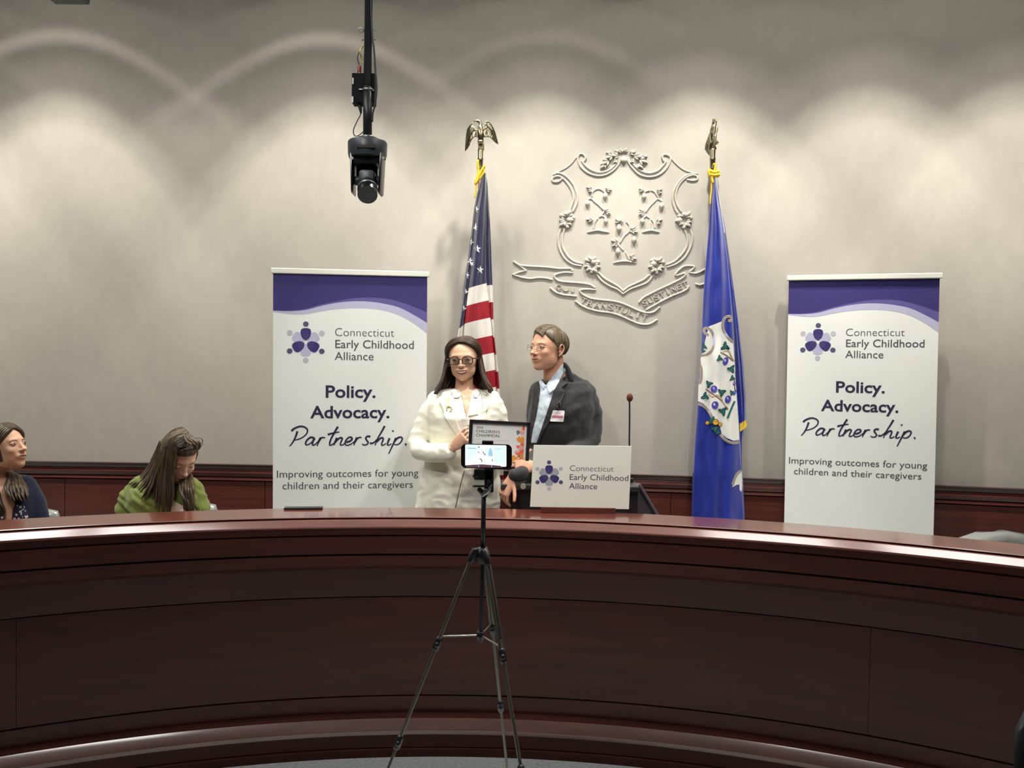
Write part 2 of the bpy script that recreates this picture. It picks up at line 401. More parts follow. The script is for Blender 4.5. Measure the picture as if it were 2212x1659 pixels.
# front panel in vertical leaves, with grooves between
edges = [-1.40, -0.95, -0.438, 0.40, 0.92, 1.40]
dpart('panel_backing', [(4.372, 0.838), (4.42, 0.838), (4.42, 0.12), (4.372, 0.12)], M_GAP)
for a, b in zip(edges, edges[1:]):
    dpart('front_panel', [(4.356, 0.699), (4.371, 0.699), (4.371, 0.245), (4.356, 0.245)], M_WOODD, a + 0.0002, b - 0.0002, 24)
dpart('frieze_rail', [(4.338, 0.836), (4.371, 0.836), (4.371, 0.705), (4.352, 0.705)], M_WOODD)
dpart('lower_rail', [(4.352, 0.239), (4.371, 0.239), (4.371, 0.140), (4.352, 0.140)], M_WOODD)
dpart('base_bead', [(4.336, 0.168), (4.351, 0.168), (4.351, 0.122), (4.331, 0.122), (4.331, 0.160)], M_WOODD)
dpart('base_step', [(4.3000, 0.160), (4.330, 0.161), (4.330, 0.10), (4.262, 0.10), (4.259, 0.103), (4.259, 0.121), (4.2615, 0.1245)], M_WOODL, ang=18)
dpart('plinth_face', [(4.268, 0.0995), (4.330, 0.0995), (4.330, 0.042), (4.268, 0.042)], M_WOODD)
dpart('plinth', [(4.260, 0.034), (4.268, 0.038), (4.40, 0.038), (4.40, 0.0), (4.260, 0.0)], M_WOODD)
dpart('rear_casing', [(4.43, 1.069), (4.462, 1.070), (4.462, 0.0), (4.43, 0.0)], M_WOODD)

# ---------------------------------------------------------------- plaster shield on the wall
def c3(p): return (1080 + p[0] / 3.95, 300 + p[1] / 3.95)
def c4(p): return (1180 + p[0] / 6.506, 310 + p[1] / 6.506)
def c5(p): return (1090 + p[0] / 4.809, 540 + p[1] / 4.809)
emblem = thing('wall_emblem', 'plaster relief coat of arms with three grapevines and a motto ribbon', 'wall relief', PW(1345, 520))
def bead(bm, pts, conv, r=0.0072, n=7, taper=False, off=0.0):
    q = [PW(*conv(p), off) for p in crv(pts, n)]; m = len(q)
    rr = [r * (0.35 + 0.65 * math.sin(math.pi * min(1, max(0, k / (m - 1)))) ** 0.5) for k in range(m)] if taper else r
    tube(bm, q, rr, n=8)
def leafy(bm, x, y, a, L, conv, w=0.36):
    """a lobed leaf lying on the wall, made of three bulging lobes"""
    for da, k in ((0, 1.0), (0.75, 0.72), (-0.75, 0.72)):
        pts = []
        for t in (0.05, 0.3, 0.55, 0.8, 1.0):
            pts.append((x + math.cos(a + da) * L * k * t, y + math.sin(a + da) * L * k * t))
        q = [PW(*conv(p), 0.002 + 0.006 * math.sin(3 * t)) for p, t in zip(pts, (0.05, 0.3, 0.55, 0.8, 1.0))]
        s = (PW(*conv((x + L, y)), 0) - PW(*conv((x, y)), 0)).length * k
        tube(bm, q, [s * w * f * 0.5 for f in (0.25, 0.75, 1.0, 0.75, 0.15)], n=8)
def wball(bm, x, y, r, conv, dx=0):
    p = PW(*conv((x, y)), 0.002); s = (PW(*conv((x + r, y)), 0) - PW(*conv((x, y)), 0)).length; ball(bm, p, (s, s * 0.8, s))
bm = bmesh.new()
for pts in ([(715,195),(730,165),(712,135),(685,130),(668,150),(668,190),(690,240),(740,285),(800,310),(860,316),(920,300),(975,262),(1010,220),(1020,195)],
            [(700,190),(725,225),(770,262),(830,285),(880,285),(940,262),(980,225),(995,200),(985,175)],
            [(1398,192),(1385,155),(1405,135),(1440,145),(1455,170),(1435,230),(1390,285),(1330,318),(1260,325),(1190,305),(1140,260),(1105,215),(1095,190)],
            [(1415,195),(1395,225),(1350,270),(1290,292),(1230,285),(1175,255),(1135,215),(1122,192)],
            [(460,305),(490,292),(540,305),(590,345),(630,400),(655,470),(660,530),(645,580),(625,620)],
            [(530,340),(500,365),(460,368),(445,350),(460,328),(500,320),(545,345),(590,400),(615,450),(628,510),(615,560),(598,605)],
            [(1680,298),(1640,300),(1580,320),(1530,365),(1495,420),(1475,480),(1475,540),(1495,600),(1515,635)],
            [(1600,350),(1640,358),(1680,350),(1682,325),(1655,310),(1600,325),(1560,355),(1525,400),(1505,450),(1497,510),(1515,570),(1545,620)],
            [(520,765),(500,830),(498,900),(520,970),(560,1030),(620,1070),(690,1085)], [(550,770),(535,830),(530,900),(545,950),(585,1010),(640,1050),(700,1065)],
            [(1620,770),(1640,830),(1635,900),(1610,960),(1570,1020),(1500,1070),(1430,1095)], [(1575,775),(1595,830),(1600,880),(1590,930),(1550,990),(1490,1045),(1425,1075)],
            [(820,1155),(870,1215),(940,1260),(1000,1285),(1050,1325)], [(840,1140),(890,1190),(960,1232),(1010,1262),(1050,1300)],
            [(1300,1175),(1260,1225),(1190,1255),(1110,1285),(1050,1325)], [(1270,1165),(1230,1200),(1170,1230),(1100,1262),(1050,1300)]):
    bead(bm, pts, c3)
for pts in ([(650,160),(610,210),(560,250),(490,285)], [(1460,165),(1510,220),(1570,265),(1640,290),(1680,298)]): bead(bm, pts, c3, 0.005)
smoothed(bmo('shield_border', bm, M_PLASTER, emblem), 60)
R_ = random.Random(4)
for cx, cy, bx, by in ((570,690,598,692), (1575,695,1530,698), (785,1075,803,1052), (1340,1080,1312,1068)):
    bm = bmesh.new(); wball(bm, bx, by, 29, c3)
    for k in range(9):
        a = k * 0.72 + R_.random() * 0.3; L = 42 + R_.random() * 30
        x = cx + math.cos(a) * 18; y = cy + math.sin(a) * 26
        if k % 3 == 2: wball(bm, cx + math.cos(a) * 55, cy + math.sin(a) * 62, 19, c3)
        else: leafy(bm, x, y, a, L, c3, 0.5)
    smoothed(bmo('flower_cluster', bm, M_PLASTER, emblem), 60)
bm = bmesh.new(); wball(bm, 1057, 182, 30, c3)
for x, y, a, L in ((1010,150,3.3,60),(960,150,2.9,70),(930,190,2.7,75),(900,215,2.4,60),(1000,185,2.6,40),(950,130,3.5,50),(1040,120,-1.9,40),(1070,115,-1.3,40),(1110,130,-.5,55),
                   (1150,150,.1,70),(1190,180,.35,75),(1180,215,.8,60),(1110,185,.5,40),(1210,150,.0,50),(1060,110,-1.57,30),(1010,120,-2.4,40),(1130,115,-.8,35)): leafy(bm, x, y, a, L, c3, 0.42)
smoothed(bmo('leaf_garland', bm, M_PLASTER, emblem), 60)
def grape(bm, x, y, r, conv):
    ps = [PW(*conv((x + dx * r, y + dy * r)), 0.003) for dx, dy in ((0, -.8), (0, -.1), (-.05, .6), (-.1, 1.3), (-.15, 1.9))]
    s = (PW(*conv((x + r, y)), 0) - PW(*conv((x, y)), 0)).length
    tube(bm, ps, [s * .7, s, s * .8, s * .5, s * .2], n=10)
V = [dict(conv=c4, st=[[(640,750),(650,690),(690,650),(730,640)],[(750,640),(790,660),(820,690)],[(590,790),(630,775),(680,820),(740,870),(800,930)],[(750,1035),(800,980),(840,920)],[(750,1030),(790,1020),(830,1050)],[(665,1205),(675,1130),(700,1080),(720,1060)]],
          base=[(575,1252),(640,1236),(720,1222),(800,1236),(885,1252)], lv=[(635,640,-2.7,80),(640,655,2.6,60),(840,650,-.9,60),(850,660,-.2,75),(830,960,-1.0,70),(840,970,.2,70),(640,1080,-2.9,85),(650,1095,-1.9,50)], gr=[(830,740,34),(582,845,34),(838,1090,32)]),
     dict(conv=c4, st=[[(1380,690),(1410,670),(1450,665)],[(1480,660),(1530,690),(1580,770)],[(1400,960),(1450,890),(1540,800),(1570,780),(1620,810)],[(1380,1040),(1410,1020),(1440,1045)],[(1480,1070),(1515,1120),(1525,1190)],[(1465,1110),(1462,1210)]],
          base=[(1350,1250),(1420,1232),(1480,1222),(1540,1236),(1592,1250)], lv=[(1360,670,-2.4,75),(1355,680,-1.5,60),(1560,680,-.6,85),(1570,690,.1,60),(1360,970,-2.2,75),(1365,985,3.0,70),(1550,1100,-.4,90),(1555,1110,.5,60)], gr=[(1375,745,34),(1622,880,36),(1352,1095,34)]),
     dict(conv=c3, st=[[(1080,710),(1105,740),(1100,790),(1060,830),(1025,885)],[(1110,790),(1145,805)],[(1000,895),(1050,950)],[(1075,970),(1092,1010),(1104,1032)]],
          base=[(968,1060),(1010,1050),(1060,1044),(1110,1050),(1160,1060)], lv=[(1020,715,-2.3,52),(1030,715,-1.4,40),(1125,780,-.9,48),(1128,790,.1,50),(1005,885,3.5,60),(1000,900,2.8,50),(1115,1015,-.9,48),(1118,1022,.0,50)], gr=[(1016,765,24),(1145,862,23),(1007,965,23)])]
for v in V:
    vo = None
    bm = bmesh.new()
    for s_ in v['st']: bead(bm, s_, v['conv'], 0.0052)
    bead(bm, v['base'], v['conv'], 0.008, taper=True)
    vo = smoothed(bmo('vine', bm, M_PLASTER, emblem), 60)
    bm = bmesh.new()
    for a in v['lv']: leafy(bm, *a, v['conv'])
    smoothed(bmo('leaves', bm, M_PLASTER, vo), 60)
    for a in v['gr']: bm = bmesh.new(); grape(bm, *a, v['conv']); smoothed(bmo('grapes', bm, M_PLASTER, vo), 60)
bm = bmesh.new()
for pts in ([(490,310),(430,295),(350,290),(270,300),(190,290),(130,272),(90,258)], [(90,258),(150,235),(220,215)], [(220,215),(165,172),(98,125)], [(98,125),(160,160),(250,170),(420,180),(570,195),(680,195),(700,208),(700,218)],
            [(700,238),(620,235),(550,250),(520,270),(530,300),(570,325),(650,335),(780,345),(880,360),(935,392)], [(480,400),(530,440),(600,465),(680,475),(740,482)],
            [(940,415),(860,410),(800,415),(785,435),(820,470),(900,505),(1000,520),(1100,530),(1200,550),(1300,590),(1400,635),(1480,655),(1550,645),(1608,598)],
            [(740,535),(800,580),(880,615),(980,640),(1100,655),(1200,685),(1300,730),(1400,770),(1480,775),(1530,760),(1580,728)],
            [(1400,545),(1440,500),(1520,455),(1620,405),(1720,360),(1800,320),(1850,290),(1876,264),(1862,245),(1830,255),(1780,268),(1785,240),(1830,195),(1880,168),(1960,170),(1965,190),(1928,222)],
            [(1475,622),(1540,585),(1640,530),(1740,480),(1850,435),(1900,405),(1910,382)], [(1925,235),(1980,245),(2040,225),(2100,195),(2190,185)], [(1990,355),(2030,365),(2080,350),(2190,335)]):
    bead(bm, pts, c5, 0.0075)
smoothed(bmo('motto_ribbon', bm, M_PLASTER, emblem), 60)
def word_on(bm, s, path, cap, mi=0):
    c = crv(path, 10); L = [0]
    for a, b in zip(c, c[1:]): L.append(L[-1] + math.dist(a, b))
    for k, ch in enumerate(s):
        d = L[-1] * (k + 0.5) / len(s); j = next(i for i in range(1, len(L)) if L[i] >= d)
        t = (d - L[j-1]) / (L[j] - L[j-1]); x = c[j-1][0] + (c[j][0] - c[j-1][0]) * t; y = c[j-1][1] + (c[j][1] - c[j-1][1]) * t
        a = math.atan2(c[j][1] - c[j-1][1], c[j][0] - c[j-1][0]); w = L[-1] / len(s) * (0.30 if ch == 'I' else 0.82)
        v, f = text_box(ch, -w / 2, w / 2, cap / 2, cap, 0.0)
        v = [(x + p[0] * math.cos(a) - p[1] * math.sin(a), y + p[0] * math.sin(a) + p[1] * math.cos(a)) for p in v]
        sheet(bm, (v, f), lambda X, Y, o: PW(*c5((X, Y)), o), 0.0005, 0.006)
for wd_, pth, cap_ in (('QUI', [(530,372),(620,400),(745,418)], 50), ('TRANSTULIT', [(790,508),(900,560),(1040,585),(1180,607),(1320,660),(1490,705)], 58), ('SUSTINET', [(1430,568),(1540,510),(1660,450),(1780,395),(1905,345)], 58)):
    bm = bmesh.new(); word_on(bm, wd_, pth, cap_); bmo('raised_word', bm, M_PLASTER, emblem)

# ---------------------------------------------------------------- printed logo and banners
M_WHITE = mat('banner_vinyl', srgb(236, 239, 236), 0.5, spec=0.3)
M_BOARD = mat('foam_board', srgb(240, 240, 230), 0.6, spec=0.2)
M_PUR = mat('print_purple', srgb(62, 56, 118), 0.5, spec=0.3); M_PUR2 = mat('print_mid_purple', srgb(98, 92, 154), 0.5, spec=0.3); M_PUR3 = mat('print_lilac', srgb(190, 188, 218), 0.5, spec=0.3)
M_INK = mat('print_ink_grey', srgb(74, 74, 80), 0.6); M_INKD = mat('print_ink_navy', srgb(44, 36, 72), 0.6); M_GRY = mat('print_grey', srgb(168, 168, 182), 0.6); M_GRY2 = mat('print_pale_grey', srgb(190, 190, 202), 0.6)
M_PURD = mat('print_deep_purple', srgb(64, 56, 116), 0.6); M_DOTD = mat('print_dark_dot', srgb(84, 80, 118), 0.6)
M_ALU = mat('white_aluminium', srgb(235, 236, 226), 0.35, metal=0.1); M_STEEL = mat('brushed_steel', (0.55, 0.55, 0.56), 0.3, metal=1.0)
PRINT = [M_WHITE, M_PUR, M_PUR2, M_PUR3, M_INK, M_INKD, M_GRY, M_GRY2, M_PURD, M_DOTD]
def logo(bm, cx, cy, R, fn, mis, off):
    """six figures in a ring: petals and round heads"""
    for k in range(6):
        a = math.radians(-90 + 60 * k); dark = k % 2 == 0; ca, sa = math.cos(a), math.sin(a)
        mi = mis['p'] if dark else mis['g']
        pts = [(0.10, -0.03), (0.24, -0.20), (0.50, -0.285), (0.68, -0.26), (0.76, -0.16), (0.78, 0), (0.76, 0.16), (0.68, 0.26), (0.50, 0.285), (0.24, 0.20), (0.10, 0.03)]
        pts = [p[:2] for p in crv(pts, 3)]
        sheet(bm, fan([(cx + R * (u * ca - v * sa), cy + R * (u * sa + v * ca)) for u, v in pts]), fn, off + (0.0003 if dark else 0), mi=mi)
        if dark:
            pts = [(0.10, -0.02), (0.25, -0.14), (0.40, -0.20), (0.47, -0.10), (0.49, 0), (0.47, 0.10), (0.40, 0.20), (0.25, 0.14), (0.10, 0.02)]
            sheet(bm, fan([(cx + R * (u * ca - v * sa), cy + R * (u * sa + v * ca)) for u, v in pts]), fn, off + 0.0006, mi=mis['d'])
        sheet(bm, fan(ell2d(cx + R * ca, cy + R * sa, R * 0.155, R * 0.15)), fn, off, mi=mis['h'] if dark else mis['g2'])
STROKES = {  # brush script "Partnership." in layout units
 'P': [[(245,1125),(232,1165),(214,1200),(196,1222)], [(207,1125),(225,1108),(262,1094),(292,1100),(308,1118),(300,1145),(268,1170),(222,1185)]],
 'a': [[(352,1172),(330,1165),(308,1180),(296,1202),(303,1214),(325,1205),(345,1185)], [(354,1170),(342,1192),(340,1212),(352,1214),(368,1200)]],
 'r': [[(392,1166),(380,1190),(368,1222)], [(378,1192),(392,1172),(408,1166),(420,1170)]],
 't': [[(500,1096),(478,1135),(455,1180),(448,1212),(458,1216),(475,1203)], [(436,1148),(470,1138),(510,1130)]],
 'n': [[(494,1168),(484,1192),(474,1218)], [(480,1200),(500,1178),(520,1168),(528,1176),(520,1196),(516,1214),(528,1216),(545,1204)]],
 'e': [[(552,1198),(575,1192),(590,1178),(585,1166),(568,1168),(550,1188),(546,1208),(558,1218),(580,1212),(598,1200)]],
 'r2': [[(622,1166),(610,1192),(602,1218)], [(608,1196),(622,1176),(640,1166),(652,1170)]],
 's': [[(708,1162),(690,1160),(678,1172),(686,1188),(694,1200),(684,1214),(664,1216),(655,1208)]],
 'h': [[(800,1092),(780,1130),(752,1180),(738,1220)], [(748,1196),(768,1176),(786,1170),(790,1182),(782,1204),(782,1218),(796,1216),(808,1206)]],
 'j1': [[(704,1204),(718,1206),(736,1196),(748,1180)]], 'j2': [[(598,1200),(606,1196),(612,1188)]], 'j3': [[(368,1200),(378,1194),(386,1180)]],
 'i': [[(832,1172),(822,1196),(818,1214),(828,1218),(844,1208)], [(848,1128),(858,1124)]],
 'p': [[(874,1170),(858,1205),(840,1245),(826,1276)], [(864,1192),(884,1172),(904,1166),(914,1178),(902,1202),(880,1216),(862,1212)]],
 'dot': [[(932,1216),(942,1212)]]}
def banner(name_label, TL, TR, BLp, BRp, YL, YR, base_w):
    """retractable banner; layout units: x 0..978, y down from the top edge"""
    a = P(*TL, YL); b = P(*TR, YR); c = P(*BLp, YL); d = P(*BRp, YR)
    ex = (b - a); wid = ex.length; ex.normalize(); u = wid / 978
    dn = ((c - a).normalized() + (d - b).normalized()) / 2; dn = (dn - ex * dn.dot(ex)).normalized()
    nrm = ex.cross(dn).normalized()
    if nrm.y > 0: nrm = -nrm
    hgt = (a.z - FL - 0.09) / -dn.z; vmax = hgt / u
    fn = lambda x, y, o: a + ex * (x * u) + dn * (y * u) + nrm * o
    mid = fn(489, vmax, 0)
    t = thing('roll_up_banner', name_label, 'banner', (mid.x, mid.y, FL), 'white and purple roll-up banners')
    bm = bmesh.new()
    g = [[bm.verts.new(fn(x, y, 0.0)) for x in np.linspace(0, 978, 7)] for y in np.linspace(0, vmax, 12)]
    gb = [[bm.verts.new(fn(x, y, -0.0015)) for x in np.linspace(0, 978, 7)] for y in np.linspace(0, vmax, 12)]
    for G in (g, gb):
        for r0, r1 in zip(G, G[1:]):
            for i in range(6): bm.faces.new((r0[i], r0[i+1], r1[i+1], r1[i]))
    rim = g[0] + [r[-1] for r in g[1:]] + list(reversed(g[-1][:-1])) + [r[0] for r in reversed(g[1:-1])]
    rimb = gb[0] + [r[-1] for r in gb[1:]] + list(reversed(gb[-1][:-1])) + [r[0] for r in reversed(gb[1:-1])]
    for i in range(len(rim)): j = (i + 1) % len(rim); bm.faces.new((rim[i], rim[j], rimb[j], rimb[i]))
    def wave(top, bot, mi, off):
        T = crv(top, 6); Bq = crv(bot, 6)
        xs = np.linspace(0, 978, 60); ty = np.interp(xs, [p[0] for p in T], [p[1] for p in T]); by = np.interp(xs, [p[0] for p in Bq], [p[1] for p in Bq])
        by = np.maximum(by, ty + 0.01)
        sheet(bm, ([(x, y) for x, y in zip(xs, ty)] + [(x, y) for x, y in zip(xs, by)], [[i, i+1, 61+i, 60+i] for i in range(59)]), fn, off, mi=mi)
    e1 = [(0,240),(100,240),(200,226),(300,196),(420,168),(520,150),(620,146),(720,152),(820,176),(920,212),(978,236)]
    e2 = [(0,242),(100,243),(200,234),(300,206),(400,184),(500,172),(600,172),(700,184),(800,208),(900,258),(978,304)]
    e3 = [(0,248),(60,256),(130,262),(200,260),(300,240),(400,224),(500,216),(600,216),(700,228),(800,258),(900,314),(978,372)]
    wave([(0,0),(489,0),(978,0)], e1, 1, 0.0004); wave(e1, e2, 2, 0.0004); wave(e2, e3, 3, 0.0004)
    o = 0.0006
    logo(bm, 204, 440, 116, fn, dict(p=1, g=3, d=8, h=9, g2=7), o)
    Tx = lambda s, x0, x1, base, cap, bold, mi: sheet(bm, text_box(s, x0, x1, base, cap, bold), fn, o, mi=mi)
    Tx('Connecticut', 388, 766, 398, 52, -0.012, 4); Tx('Early Childhood', 390, 893, 475, 52, 0.004, 4); Tx('Alliance', 386, 634, 553, 52, 0.0, 4)
    Tx('Policy.', 330, 648, 795, 76, 0.022, 5); Tx('Advocacy.', 233, 738, 928, 76, 0.022, 5)
    for k, ss in STROKES.items():
        for s_ in ss:
            w0 = 12.5 if k != 'dot' else 17
            sheet(bm, band2d([((x - 92) + (1222 - y) * 0.0, y - 112) for x, y in s_], lambda q, w0=w0: w0 * (1.15 - 0.55 * q), 6), fn, o, mi=5)
    Tx('Improving outcomes for young', 25, 928, 1312, 46, 0.0, 4); Tx('children and their caregivers', 60, 893, 1388, 46, 0.0, 4)
    bmo('printed_panel', bm, PRINT, t)
    bm = bmesh.new()      # top bar
    def obx(lo, hi, bv=0.004):
        M_ = Matrix.Translation(a) @ Matrix((ex, -nrm, -dn)).transposed().to_4x4(); box(bm, lo, hi, mx=M_, bev=bv)
    obx((-0.012, -0.014, -0.004), (wid + 0.012, 0.016, 0.026)); bmo('top_rail', bm, M_ALU, t)
    bm = bmesh.new(); obx((-0.01, -0.06, -hgt - 0.09), (wid + 0.01, 0.06, -hgt), 0.012); bmo('base_cassette', bm, M_ALU, t)
    bm = bmesh.new(); M_ = a - nrm * 0.03
    cyl(bm, fn(489, 0, -0.012), fn(489, vmax, -0.03), 0.008, n=10); bmo('support_pole', bm, M_STEEL, t)
    return t
banner('white purple-topped roll-up banner left of the white-suited woman, beside the striped flag', (590, 589), (923, 597), (585, 1100), (917, 1100), 4.50, 4.62, 0.85)
banner('white purple-topped roll-up banner at the far right, right of the blue flag', (1704, 605), (2030, 600), (1692, 1124), (2017, 1152), 4.62, 4.42, 0.85)

# ---------------------------------------------------------------- white board on the ledge
a = P(1153, 961.5, 3.79); b = P(1364.5, 964, 3.79); c = P(1145, 1094.5, 3.755); d = P(1358.5, 1100, 3.755)
def brd(x, y, o):
    u = (x - 770) / 1062; v = (y - 103 - 15 * u) / (674 + 11 * u); p = a.lerp(b, u).lerp(c.lerp(d, u), v); return p + Vector((0, -1, 0)) * o
t = thing('sign_board', 'white foam board sign with purple flower logo standing on the dais ledge', 'sign', (0.3, 3.78, 1.093))
bm = bmesh.new(); q = [(770, 103), (1832, 118), (1815, 790), (732, 778)]
for o in (0.0,):
    f = [bm.verts.new(brd(*p_, 0.0)) for p_ in ((770,103),(1832,118),(1832,803),(770,777))]; g = [bm.verts.new(brd(*p_, -0.006)) for p_ in ((770,103),(1832,118),(1832,803),(770,777))]
    bm.faces.new(f); bm.faces.new(list(reversed(g)))
    for i in range(4): j = (i + 1) % 4; bm.faces.new((f[i], f[j], g[j], g[i]))
lg = lambda x, y, o: brd(x + (y - 103) * 0.062 * 1.0 - 0, y, o)   # the photographed board leans a little
logo(bm, 935, 438, 145, lg, dict(p=1, g=6, d=8, h=9, g2=7), 0.0006)
for s_, x0, x1, base, cap, bo in (('Connecticut', 1175, 1648, 386, 62, -0.012), ('Early Childhood', 1178, 1812, 483, 62, 0.0), ('Alliance', 1176, 1480, 580, 62, 0.0)):
    sheet(bm, text_box(s_, x0, x1, base, cap, bo), lambda x, y, o: brd(x, y + (x - 1150) * 0.02, o), 0.0008, mi=4)
bmo('board', bm, [M_BOARD] + PRINT[1:], t)
bm = bmesh.new(); cc = (c + d) / 2
zt = 1.0925
box(bm, (P(1168, 1100, 3.77).x, 3.735, zt), (P(1328, 1100, 3.77).x, 3.775, c.z - 0.003), bev=0.003)
box(bm, (P(1168, 1100, 3.77).x, 3.735, zt), (P(1328, 1100, 3.77).x, 3.746, c.z + 0.003), bev=0.002)
bmo('wooden_stand', bm, M_WOODL, t)

# flat black tablet lying on the ledge in front of the left banner
bm = bmesh.new(); q = P(656, 1099, 3.74)
mx = Matrix.Translation((q.x, 3.742, 1.0936)) @ Matrix.Rotation(math.radians(8), 4, 'Z')
box(bm, (-0.087, -0.028, 0.0), (0.087, 0.012, 0.008), mx=mx, bev=0.002)
tag(bmo('tablet', bm, mat('black_plastic', (0.01, 0.01, 0.011), 0.35)), 'flat black tablet lying on the ledge in front of the left banner', 'tablet')

# ---------------------------------------------------------------- lectern with microphone
M_LECT = noisy('lectern_laminate', srgb(38, 30, 32), srgb(48, 38, 40), (6, 6, 30), 3, 0.5); M_LECT2 = mat('lectern_edge', srgb(66, 60, 66), 0.45); M_LTOP = mat('lectern_top_metal', srgb(74, 72, 72), 0.35, metal=0.4)
x0 = P(1094, 1080, 4.02).x; x1 = P(1378, 1080, 4.02).x; zt = P(1120, 1046, 4.02).z
t = thing('lectern', 'dark lectern with grey rimmed top behind the white board sign', 'lectern', ((x0 + x1) / 2, 4.2, FL))
bm = bmesh.new(); box(bm, (x0 + 0.02, 4.04, FL), (x1, 4.36, zt - 0.20), bev=0.004); box(bm, (x0 + 0.02, 4.04, zt - 0.25), (x1, 4.16, zt - 0.029), bev=0.004); bmo('cabinet', bm, M_LECT, t)
bm = bmesh.new(); box(bm, (x0 - 0.03, 4.01, zt - 0.028), (x1 + 0.005, 4.17, zt), bev=0.004); top_l = bmo('top', bm, M_LTOP, t)
bm = bmesh.new(); p_ = P(1130, 1051, 4.0); bmesh.ops.create_cone(bm, segments=24, radius1=0.0135, radius2=0.0135, depth=0.012, cap_ends=True, matrix=Matrix.Translation((p_.x, 4.006, p_.z)) @ Matrix.Rotation(math.pi / 2, 4, 'X'))
bmo('round_knob', bm, mat('knob_pale', srgb(190, 188, 170), 0.4), t)['label'] = 'pale round button'
bm = bmesh.new()   # sloping side wing on the right
for y0, y1 in ((4.05, 4.16),):
    pr = [(x1 + 0.003, zt - 0.005), (x1 + 0.02, zt - 0.005), (x1 + 0.115, zt - 0.17), (x1 + 0.115, FL + 0.02), (x1 + 0.003, FL + 0.02)]
    f = [bm.verts.new((x, y0, z)) for x, z in pr]; g = [bm.verts.new((x, y1, z)) for x, z in pr]; bm.faces.new(f); bm.faces.new(list(reversed(g)))
    for i in range(5): j = (i + 1) % 5; bm.faces.new((f[i], f[j], g[j], g[i]))
bmo('side_wing', bm, mat('wing_face', srgb(88, 78, 88), 0.4), t)
bm = bmesh.new(); tube(bm, [(x1 + 0.012, 4.045, zt), (x1 + 0.122, 4.045, zt - 0.18)], 0.011, n=8, flat=0.6); bmo('wing_edge', bm, M_LECT2, t)
t = thing('microphone', 'slim gooseneck microphone with brown foam tip on the lectern', 'microphone', P(1359, 1046, 4.15))
pts = [P(1359, 1046, 4.15), P(1359.5, 1000, 4.15), P(1359.5, 950, 4.15), P(1360, 905, 4.15), P(1360, 878, 4.15), P(1359.5, 864, 4.14)]
pts[0].z = zt; 
bm = bmesh.new(); tube(bm, [p_ for p_ in pts], 0.0042, n=8); bmo('gooseneck', bm, mat('gunmetal', (0.04, 0.04, 0.045), 0.4, metal=0.6), t)
bm = bmesh.new(); ball(bm, P(1360.5, 859, 4.14), (0.0165, 0.0165, 0.0215), seg=20); smoothed(bmo('foam_windscreen', bm, noisy('foam_brown', srgb(80, 42, 30), srgb(104, 58, 42), (400, 400, 400), 2, 0.95), t), 60)
bm = bmesh.new(); cyl(bm, pts[0] + Vector((0, 0, 0)), pts[0] + Vector((0, 0, 0.02)), 0.022); bmo('base', bm, mat('black_plastic', (0,) * 3), t)

# ---------------------------------------------------------------- framed certificate
YF = 4.10
a = P(1014.5, 906, YF - 0.02); b = P(1146, 912.5, YF + 0.0)
ex = (b - a).normalized(); wid = (b - a).length; dn = Vector((-0.01, -0.09, -1)).normalized(); dn = (dn - ex * dn.dot(ex)).normalized(); nr = ex.cross(dn);
if nr.y > 0: nr = -nr
hgt = wid * 0.79
cert_fn = lambda x, y, o: a + ex * ((x - 600) / 1454 * wid) + dn * ((y - 288 - (x - 600) * 0.0) / 1454 * wid) + nr * o     # crop units, origin (600,288)
cert_c = a + ex * wid / 2 + dn * hgt / 2
t = thing('framed_certificate', 'black framed white certificate with orange print held by the two standing people', 'certificate', cert_c)
Mx = Matrix.Translation(a) @ Matrix((ex, -nr, -dn)).transposed().to_4x4()
bm = bmesh.new()
fw = 0.017
box(bm, (0, -0.012, -fw), (wid, 0.012, 0), mx=Mx, bev=0.002); box(bm, (0, -0.012, -hgt), (wid, 0.012, -hgt + fw), mx=Mx, bev=0.002)
box(bm, (0, -0.012, -hgt), (fw, 0.012, 0), mx=Mx, bev=0.002); box(bm, (wid - fw, -0.012, -hgt), (wid, 0.012, 0), mx=Mx, bev=0.002)
box(bm, (0.004, 0.004, -hgt + 0.004), (wid - 0.004, 0.010, -0.004), mx=Mx)
bmo('frame', bm, mat('frame_black', srgb(26, 22, 26), 0.35), t)
bm = bmesh.new(); box(bm, (fw - 0.002, -0.0005, -hgt + fw - 0.002), (wid - fw + 0.002, 0.003, -fw + 0.002), mx=Mx)
pm = [mat('paper_white', srgb(244, 244, 246), 0.6), mat('print_black', srgb(52, 50, 62), 0.6), mat('print_line', srgb(190, 182, 186), 0.6), mat('print_orange', srgb(244, 160, 60), 0.6),
      mat('print_coral', srgb(240, 112, 84), 0.6), mat('print_pink', srgb(240, 180, 176), 0.6), mat('print_cream', srgb(248, 226, 196), 0.6), mat('print_slate', srgb(120, 120, 128), 0.6)]
for s_, x0_, x1_, ba, cp in (('2026', 768, 932, 492, 48), ("CHILDREN'S", 768, 1332, 588, 66), ('CHAMPION', 768, 1318, 684, 66)):
    v, f = text_box(s_, x0_, x1_, ba, cp, 0.0); sheet(bm, (v, f), cert_fn, 0.0012, mi=1)
for x0_, x1_, y0_, y1_ in ((768, 880, 738, 744), (1230, 1560, 752, 758), (1200, 1420, 838, 844), (768, 900, 820, 824), (768, 1540, 1010, 1016)): sheet(bm, ([(x0_, y0_), (x1_, y0_), (x1_, y1_), (x0_, y1_)], [[0, 1, 2, 3]]), cert_fn, 0.0010, mi=2)
R_ = random.Random(9)
